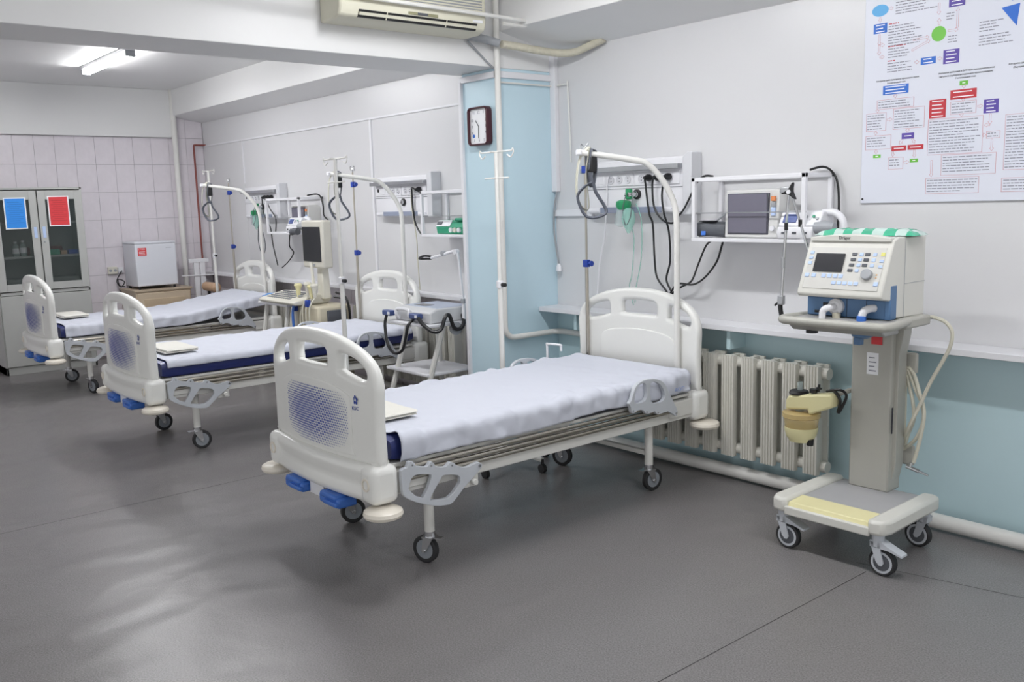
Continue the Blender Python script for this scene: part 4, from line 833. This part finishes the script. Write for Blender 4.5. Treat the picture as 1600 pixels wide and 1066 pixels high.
for x, y in ((-2.64, -.58), (-2.32, -.58), (-2.64, -.34), (-2.32, -.34)): P(M().lathe([(.015, -.012), (.035, -.012), (.035, .012), (.015, .012)], (x, y, .035), 'x', 14), 'caster', rubber, t)
P(M().tube([(-2.62, -.64, .80), (-2.625, -.68, .7), (-2.62, -.675, .5), (-2.615, -.64, .36)], .012, n=8), 'blue_lead', blue, t)
P(M().tube([(-2.36, -.40, .86), (-2.27, -.36, .82), (-2.25, -.34, .7), (-2.26, -.33, .5)], .01, n=6), 'mains_lead', black, t)
P(M().tube([(-2.52, -.62, .80), (-2.53, -.66, .66), (-2.5, -.66, .5), (-2.45, -.64, .4)], .007, n=6), 'sensor_lead', hosem, t)
S(M().lathe([(.028, 0), (.03, .01), (.03, .1), (.012, .13), (.012, .15)], (0, 0, 0), 'z', 14).xf(Matrix.Translation((-3.228, -.52, .79)) @ Matrix.Rotation(R(88), 4, 'X')), 'gel_bottle', mat('gel_blue', '#5f8fca', .3), 'light blue gel bottle lying beside the ultrasound keyboard', 'bottle')
# ================================================================= DEFIBRILLATOR CART
t = T('equipment_cart', 'white two shelf cart carrying the defibrillator', 'cart', (-.8, -.48, 0))
for z, x0, x1, y0, y1 in ((.74, -1.03, -.52, -.72, -.27), (.385, -1.13, -.60, -.70, -.26)): P(M().b2(x0, x1, y0, y1, z, z+.022), 'shelf_board', plw, t, .006)
for x in (-1.0, -.57):
    P(M().tube([(x+.02, -.58, .74), (x-.09, -.74, .06)], .02, n=8, k=1), 'leg', framew, t); P(M().tube([(x+.02, -.33, .74), (x-.02, -.27, .06)], .02, n=8, k=1), 'leg', framew, t)
for x in (-1.09, -.66): 
    c = P(M().lathe([(.012, -.012), (.03, -.01), (.03, .01), (.012, .012)], (x, -.745, .03), 'x', 14), 'caster', rubber, t)
for x in (-1.02, -.59): P(M().lathe([(.012, -.012), (.03, -.01), (.03, .01), (.012, .012)], (x, -.265, .03), 'x', 14), 'caster', rubber, t)
P(M().lathe([(.045, 0), (.045, .03)], (-.53, -.5, .72), 'x', 16), 'hinge_disc', grey, t)
t = T('defibrillator', 'grey defibrillator with blue paddles and coiled black lead on cart', 'defibrillator', (-.78, -.5, .762)); z = .763
P(M().prism([(-.68, z), (-.30, z), (-.30, z+.10), (-.62, z+.10), (-.68, z+.075)], -1.0, -.56, 'yz'), 'case', mat('defib_grey', '#cdced0', .4), t, .01)
P(M().b2(-.98, -.58, -.61, -.32, z+.098, z+.104), 'control_panel', mat('panel_bluegrey', '#aeb7c9', .4), t, .003); P(M().b2(-.9, -.76, -.58, -.5, z+.102, z+.106), 'display', screen, t)
P(M().tube([(-.93, -.69, z+.02), (-.93, -.715, z+.05), (-.92, -.71, z+.085), (-.78, -.71, z+.085), (-.77, -.715, z+.05), (-.77, -.69, z+.02)], .014, n=8, k=4), 'front_handle', plw, t)
for x in (-1.03, -.68): 
    p_ = P(M().b2(x-.06, x+.05, -.74, -.69, z+.03, z+.07), 'paddle', mat('paddle_blue', '#3a4d80', .4), t, .01); P(M().b2(x+.02, x+.045, -.746, -.735, z+.04, z+.06), 'paddle_key', plw, p_, .003)
P(M().tube([(-.61, -.745, z+.045), (-.56, -.738, z-.0), (-.50, -.70, z-.045), (-.48, -.65, z-.03), (-.48, -.61, z+.05), (-.48, -.575, z+.055), (-.48, -.54, z-.03), (-.48, -.49, z-.045), (-.485, -.45, z-.01), (-.55, -.41, z+.04)], .014, n=8, k=6), 'coiled_lead', black, t)
P(M().tube([(-1.04, -.73, z+.035), (-1.045, -.745, z-.04), (-1.01, -.752, z-.17), (-.93, -.752, z-.23), (-.82, -.752, z-.2), (-.77, -.75, z-.1), (-.755, -.738, z-.02), (-.75, -.69, z+.02)], .011, n=8, k=6), 'paddle_lead', black, t)
t = T('jointed_arm', 'white jointed support arm with black clamp beside defibrillator', 'support arm', (-.5, -.43, .76))
P(M().cyl((-0.507, -0.430, 0.773), (-0.532, -0.410, 0.908), .013).cyl((-0.532, -0.410, 0.908), (-0.587, -0.400, 1.198), .009), 'lower_arm', plw, t); P(M().lathe([(.02, 0), (.02, .03)], (-0.527, -0.415, 0.888), 'z', 12), 'collar', grey, t)
P(M().tube([(-0.587, -0.400, 1.198), (-0.602, -0.400, 1.243), (-0.637, -0.400, 1.248), (-0.777, -0.400, 1.220), (-0.917, -0.400, 1.193)], .011, n=8, k=4), 'upper_arm', plw, t); P(M().lathe([(.02, -.015), (.02, .015)], (-0.612, -0.400, 1.244), 'y', 12), 'joint', plw, t); P(M().lathe([(.018, -.014), (.018, .014)], (-0.767, -0.400, 1.230), 'y', 12), 'joint', grey, t)
P(M().tube([(-0.917, -0.400, 1.203), (-0.967, -0.430, 1.208), (-1.047, -0.420, 1.188), (-1.037, -0.390, 1.183), (-0.947, -0.380, 1.186)], .008, n=6, k=4), 'clamp', black, t)
# hook on the far side of the near bed
S(M().tube([(.512, -.57, .40), (.512, -.57, .70), (.518, -.57, .72), (.63, -.57, .725), (.635, -.57, .715), (.635, -.57, .69)], .007, n=8, k=3), 'side_hook', plw, 'white bent hook rod at the bed edge next to the blue column', 'hook')
# ================================================================= VENTILATOR (built around its own origin, then placed)
V = T('ventilator', 'white and blue ventilator with dark screen on a wheeled column trolley', 'ventilator', (0, 0, 0))
bx, by = .035, -.09
for s in (-1, 1):
    P(M().prism([(bx+s*.19, by-.24), (bx+s*.19, by+.245), (bx+s*.24, by+.255), (bx+s*.272, by+.235), (bx+s*.276, by-.2), (bx+s*.26, by-.25), (bx+s*.215, by-.262), (bx+s*.195, by-.255)], .175, .24, 'xy'), 'base_rail', ventw, V, .014)
P(M().b2(bx-.2, bx+.2, by-.23, by+.245, .185, .222), 'base_plate', mat('base_grey', '#a9a9ab', .5), V, .004); P(M().prism([(by-.25, .18), (by-.232, .222), (by-.12, .228), (by-.12, .18)], bx-.19, bx+.19, 'yz'), 'foot_tread', yelw, V, .004)
P(M().b2(bx-.2, bx+.2, by-.256, by-.236, .165, .205), 'front_lip', ventw, V, .006)
for x, y, a in ((-.222, -.215, R(0)), (.222, -.215, R(0)), (.222, .2, R(178)), (-.222, .2, R(178))):
    c = P(M().lathe([(.022, .12), (.026, .124), (.026, .178)], (0, 0, 0), 'z', 14), 'caster', guardg, V, at=(bx+x, by+y, 0))
    fk = M()
    for q in (-1, 1): fk.prism([(-.026, .145), (.018, .145), (.024, .10), (.036, .058), (.03, .047), (.018, .047), (.004, .062)], q*.02-.004, q*.02+.004, 'xz')
    fk.prism([(-.024, .15), (.022, .15), (.05, .137), (.112, .112), (.114, .104), (.06, .118), (-.024, .122)], -.024, .024, 'xz')
    wh = M().lathe([(.046, -.012), (.052, -.015), (.058, -.011), (.058, .011), (.052, .015), (.046, .012)], (.024, 0, .058), 'y', 26)
    rg = M().lathe([(.036, -.0145), (.046, -.0145), (.046, .0145), (.036, .0145)], (.024, 0, .058), 'y', 26, True); hb = M().lathe([(.01, -.0135), (.036, -.0135), (.036, .0135), (.01, .0135)], (.024, 0, .058), 'y', 22)
    for mm, nm, mt in ((fk, 'fork', guardg), (wh, 'tyre', rubber), (rg, 'wheel_ring', guardg), (hb, 'wheel_hub', dgrey)):
        o = bpy.data.objects.new(nm, mesh(mm, nm, mt)); COL.objects.link(o); o.parent = c
    c.rotation_euler.z = a
P(M().b2(-.096, .096, .085, .2, .22, 1.0).b2(.04, .08, .19, .222, .3, .88), 'column', ventg, V, .008); P(M().prism([(.09, .24), (.112, .35), (.112, .85), (.13, .95), (.13, 1.02), (.085, 1.02), (.085, .24)], .12, .195, 'xz'), 'column_side', ventg, V, .008)
for z_ in (.33, .76): P(M().b2(.06, .15, .216, .236, z_, z_+.095), 'hose_bracket', ventg, V, .012)
P(M().b2(-.02, .035, .0835, .0855, .76, .86), 'instruction_label', white, V); mm = M()
for i in range(4): mm.b2(-.01, .025-.008*(i % 2), .0825, .084, .775+.02*i, .78+.02*i)
P(mm, 'label_print', inkg, V); P(M().b2(.0, .05, .08, .086, .90, .945), 'red_tag', red, V)
P(M().b2(.105, .108, .082, .09, .5, .62), 'serial_strip', inkm, V)
# head
P(M().prism([(-.13, 1.05), (.16, 1.04), (.16, 1.386), (-.09, 1.39), (-.125, 1.375), (-.135, 1.35), (-.22, 1.16), (-.222, 1.145), (-.21, 1.135), (-.13, 1.125)], -.195, .195, 'yz'), 'head', ventw, V, .006)
P(M().prism([(-.185, 1.372), (.185, 1.372), (.185, 1.388), (.1, 1.398), (0, 1.402), (-.1, 1.398), (-.185, 1.388)], -.137, -.08, 'xz'), 'brow', ventw, V, .003)
P(M().b2(-.19, .19, -.142, -.1, 1.045, 1.127), 'valve_block', ventb, V, .004); P(M().b2(.17, .1965, -.145, -.09, 1.045, 1.19), 'blue_corner', ventb, V, .004)
for x in (.0, .09): P(M().b2(x-.001, x+.001, -.1435, -.141, 1.047, 1.125), 'valve_joint', black, V)
P(M().b2(-.115, -.06, -.1435, -.135, 1.075, 1.105), 'recess', black, V, .004); P(M().b2(-.155, -.11, -.1435, -.135, 1.055, 1.068), 'slot', black, V, .003)
n_ = Vector((0, -.19, -.085)).normalized(); b0 = Vector((0, -.2185, 1.1625)); tdir = Vector((0, -.1355, 1.347))-b0
def onp(u, t_, d=.0): return Vector((-.182+.364*u, 0, 0))+b0+tdir*t_+Vector((0, -.916, .40))*d
rp = Matrix.Rotation(-math.atan2(.083, .1845), 3, 'X')
def key(u, t_, w_, h_, m_, name='key', th=.004): return P(M().box(onp(u, t_, th/2), (w_, th, h_), rp), name, m_, V, .001)
key(.5, .52, .345, .192, mat('fascia', '#cbcac5', .4), 'fascia', .003)
key(.301, .635, .135, .083, screen, 'screen', .009)
for i in range(4): key(.60-.004*i, .84-.12*i, .022, .0125, dgrey, 'indicator', .007)
for i in range(3): key(.76-.004*i, .84-.12*i, .022, .0125, dgrey, 'indicator', .007)
for i in range(4): key(.685-.004*i, .84-.12*i, .016, .014, ltblue, th=.006)
for i in range(3): key(.85-.004*i, .84-.12*i, .016, .014, ltblue, th=.006)
for t_ in (.86, .74, .62): key(.05, t_, .017, .014, ltblue, th=.006)
for u in (.05, .14, .27, .345, .42, .49): key(u, .34, .019, .017, ltblue, th=.006)
for u in (.42, .49, .56, .63, .70): key(u, .19, .019, .015, ltblue, th=.006)
key(.945, .85, .017, .016, mat('key_yellow', '#dfdc7a', .5), th=.006)
for t_ in (.7, .58): key(.945, t_, .017, .012, ltblue, th=.006)
key(.94, .2, .019, .018, ltblue, th=.006)
for t_ in (.4, .34): key(.925, t_, .005, .005, mat('led_amber', '#f0b060', .5), 'status_led', .006)
kb = onp(.815, .39); P(M().cyl(kb, kb+Vector((0, -.916, .40))*.022, .0235, n=20), 'rotary_knob', grey, V, .003)
text('Dräger', .019, inkm, 'maker_lettering', V, (-.02, -.138, 1.3815), Matrix.Rotation(R(90), 4, 'X'), align='CENTER')
P(M().b2(.1955, .1965, -.03, -.028, 1.045, 1.385).b2(.1955, .1965, -.03, .16, 1.19, 1.192), 'side_joint', grey, V)
# tray and ports
P(M().prism([(-.29, 1.035), (-.10, 1.045), (-.10, .985), (-.22, .985)], -.215, .215, 'yz'), 'tray', mat('tray_grey', '#a7a6a4', .45), V, .006)
P(M().tube([(-.205, -.10, 1.035), (-.235, -.24, 1.035), (-.215, -.295, 1.035), (-.15, -.305, 1.035), (.19, -.305, 1.035), (.245, -.285, 1.035), (.255, -.22, 1.035), (.225, -.05, 1.035)], .0185, n=12, k=5), 'tray_handle', ventg, V)
P(M().b2(.16, .235, -.08, .15, 1.0, 1.045), 'side_grip', ventg, V, .01)
P(M().b2(-.13, .13, -.1, .2, .975, 1.045), 'head_mount', ventg, V, .01)
e1 = P(M().lathe([(.035, 0), (.035, -.02), (.025, -.03)], (-.045, -.14, 1.09), 'y', 18), 'exhalation_valve', plw, V); P(M().tube([(-.045, -.17, 1.09), (-.055, -.195, 1.088), (-.075, -.205, 1.075), (-.078, -.208, 1.04)], .015, n=10, k=5), 'elbow', plw, e1)
P(M().lathe([(.017, 0), (.018, .03), (.013, .035)], (-.035, -.165, 1.03), 'z', 14), 'water_trap', foam, V); P(M().lathe([(.026, 0), (.026, .012)], (-.13, -.2, .972), 'z', 14), 'tray_foot', black, V)
e2 = P(M().tube([(.125, -.14, 1.092), (.115, -.165, 1.092), (.098, -.178, 1.08), (.09, -.182, 1.055)], .0165, n=10, k=5), 'inspiration_elbow', plw, V); P(M().lathe([(.02, 0), (.02, .03), (.016, .034)], (.09, -.183, 1.028), 'z', 16), 'elbow_cuff', blue, e2)
P(M().lathe([(.02, 0), (.045, .012), (.045, .024)], (.075, -.14, .958), 'z', 20).b2(.04, .07, -.15, -.12, .93, .96), 'blue_fitting', ventb, V)
V.location = (2.515, -.485, 0); V.rotation_euler.z = R(1)
# hose on the ventilator
t = T('oxygen_hose', 'cream oxygen hose coiled behind the ventilator column', 'hose', (2.66, -.31, .3))
P(M().tube([(2.690, -0.330, 1.035), (2.719, -0.330, 1.032), (2.765, -0.330, 1.031), (2.811, -0.330, 1.014), (2.839, -0.330, 0.975), (2.834, -0.330, 0.914), (2.803, -0.330, 0.842), (2.754, -0.330, 0.743), (2.714, -0.330, 0.643), (2.667, -0.330, 0.532), (2.613, -0.268, 0.449), (2.612, -0.268, 0.420), (2.612, -0.268, 0.550), (2.612, -0.268, 0.747), (2.628, -0.268, 0.704), (2.659, -0.290, 0.636), (2.666, -0.290, 0.557), (2.632, -0.268, 0.478), (2.612, -0.268, 0.413), (2.612, -0.268, 0.550), (2.612, -0.268, 0.765), (2.636, -0.268, 0.739), (2.678, -0.300, 0.689), (2.708, -0.300, 0.630), (2.715, -0.300, 0.559), (2.686, -0.300, 0.473), (2.623, -0.268, 0.413), (2.612, -0.268, 0.420), (2.612, -0.268, 0.600), (2.612, -0.268, 0.776), (2.648, -0.268, 0.758), (2.695, -0.310, 0.693), (2.722, -0.310, 0.602), (2.711, -0.310, 0.488), (2.683, -0.310, 0.361)], .0085, n=8, k=5), 'hose', hosem, t)
P(M().cyl((2.672, -.31, .36), (2.668, -.31, .335), .008, n=8).cyl((2.65, -.31, .338), (2.71, -.31, .325), .009, n=10).cyl((2.71, -.31, .325), (2.752, -.31, .315), .005, n=8), 'end_connector', chrome, t)
P(M().cyl((2.68, -.33, 1.037), (2.73, -.33, 1.032), .012, n=10).cyl((2.73, -.33, 1.032), (2.77, -.33, 1.03), .008, n=8), 'wall_connector', chrome, t)
# jointed arm at the ventilator
t = T('jointed_arm', 'chrome hinged tube arm with black star knob beside the ventilator', 'support arm', (2.28, -.5, 1.0))
P(M().cyl((2.15, -.5, 1.585), (2.199, -.5, 1.45), .006, n=8).cyl((2.199, -.5, 1.45), (2.269, -.5, 1.251), .0065, n=8).cyl((2.269, -.5, 1.251), (2.32, -.5, 1.08), .0065, n=8), 'rear_rod', chrome, t)
P(M().cyl((2.137, -.5, 1.58), (2.125, -.5, 1.436), .006, n=8).cyl((2.125, -.5, 1.436), (2.106, -.5, 1.089), .0065, n=8), 'front_rod', chrome, t)
for p in ((2.125, -.5, 1.43), (2.2, -.5, 1.445)): P(M().cyl((p[0], p[1], p[2]-.017), (p[0], p[1], p[2]+.017), .009, n=10), 'sleeve', black, t)
P(M().cyl((2.113, -.5, 1.235), (2.113, -.5, 1.285), .0095, n=10), 'joint', alu, t); P(M().b2(2.09, 2.12, -.512, -.488, 1.06, 1.105), 'joint', alu, t, .004)
P(M().tube([(2.1, -.5, 1.065), (2.103, -.5, 1.03), (2.116, -.5, .985)], .011, n=8), 'tube_clip', black, t); P(M().cyl((2.095, -.5, 1.075), (2.07, -.5, 1.055), .005, n=8), 'clip_lever', black, t)
P(M().b2(2.1, 2.15, -.52, -.48, 1.585, 1.615), 'hinge_block', alu, t, .006)
P(plate([(2.165+r_*cos(a), 1.59+r_*sin(a)) for i in range(6) for r_, a in (((.045, R(90+60*i-20)) if i % 2 == 0 else (.014, R(90+60*i-20))),)], [], .024, .005, 'xz', 3).xf(Matrix.Translation((0, -.532, 0))), 'star_knob', black, t); P(M().cyl((2.165, -.55, 1.59), (2.165, -.54, 1.59), .01), 'knob_cap', plw, t)
# package on the ventilator
m = M(); nx_, ny_ = 40, 10; v = []
for i in range(nx_+1):
    for j in range(ny_+1):
        u, q = i/nx_, j/ny_; e = min(1, 6*min(u, 1-u), 4*min(q, 1-q))
        v.append((-.23+.46*u, -.03+.13*q+.012*sin(u*9), 1.392+.028*e**.5*(1+.25*noise.noise(Vector((u*14, q*4, 2))))+.004*noise.noise(Vector((u*30, q*9, 5)))))
m.add(v, [(i*(ny_+1)+j, i*(ny_+1)+j+1, (i+1)*(ny_+1)+j+1, (i+1)*(ny_+1)+j) for i in range(nx_) for j in range(ny_)])
k = len(m.v); m.add([(-.23, -.03, 1.391), (.23, -.03, 1.391), (.23, .10, 1.391), (-.23, .10, 1.391)], [(0, 1, 2, 3)])
pk = bpy.data.materials.new('package_print'); pk.use_nodes = True; nt = pk.node_tree; bs = nt.nodes['Principled BSDF']; bs.inputs['Roughness'].default_value = .15
tc = nt.nodes.new('ShaderNodeTexCoord'); sx = nt.nodes.new('ShaderNodeMapping'); sx.inputs['Scale'].default_value = (1, 0.001, 0.001); ck = nt.nodes.new('ShaderNodeTexChecker'); ck.inputs['Scale'].default_value = 21; ck.inputs[1].default_value = lin('#4fb390'); ck.inputs[2].default_value = lin('#c3d9d2')
nt.links.new(tc.outputs['Object'], sx.inputs[0]); nt.links.new(sx.outputs[0], ck.inputs[0]); nt.links.new(ck.outputs[0], bs.inputs['Base Color'])
m.v = [Matrix.Rotation(R(1), 3, 'Z') @ p+Vector((2.515, -.485, 0)) for p in m.v]
S(m, 'sterile_package', pk, 'green and white plastic wrapped package lying on the ventilator', 'package')
# suction humidifier
t = T('suction_unit', 'yellowed suction unit with amber jar on the ventilator column', 'suction unit', (2.22, -.43, .4)); c = Vector((2.2, -.46, 0))
P(M().lathe([(.055, .405), (.06, .415), (.07, .43), (.078, .46), (.078, .475)], c, 'z', 24), 'jar_bottom', yelw, t); P(M().lathe([(.076, .475), (.08, .50), (.084, .53), (.084, .545), (.07, .55)], c, 'z', 24), 'jar', amber, t)
P(M().lathe([(.084, .52), (.09, .524), (.09, .545), (.084, .548)], c, 'z', 24), 'jar_rim', amber, t)
P(M().lathe([(.02, .47), (.02, .57)], c+Vector((-.01, 0, 0)), 'z', 12), 'inner_tube', clearp, t)
P(M().prism([(2.135, .555), (2.135, .60), (2.15, .625), (2.37, .66), (2.385, .645), (2.385, .60), (2.26, .545), (2.255, .57)], -.50, -.42, 'xz'), 'head', yelw, t, .01)
P(M().lathe([(.045, 0), (.047, .006), (.04, .018), (.015, .02)], (2.185, -.46, .632), 'z', 18), 'lid', black, t); P(M().cyl((2.19, -.46, .65), (2.19, -.46, .69), .013, n=10), 'port', clearp, t)
P(M().lathe([(.018, 0), (.018, .018)], (2.262, -.46, .648), 'z', 12), 'selector', black, t); P(M().cyl((2.285, -.455, .655), (2.288, -.455, .69), .006, n=8).cyl((2.275, -.455, .672), (2.3, -.455, .672), .005, n=8), 'tap', black, t)
P(M().tube([(2.33, -.46, .665), (2.40, -.46, .68), (2.425, -.45, .655), (2.405, -.45, .60), (2.385, -.45, .57), (2.4, -.46, .63), (2.37, -.46, .67)], .007, n=6, closed=True), 'cord_loop', black, t)
P(M().tube([(2.38, -.44, .655), (2.40, -.39, .665), (2.41, -.36, .67)], .012, n=8), 'bracket', ventg, t); P(M().lathe([(.016, 0), (.018, .03)], (2.255, -.47, .392), 'z', 10), 'drain_knob', black, t)
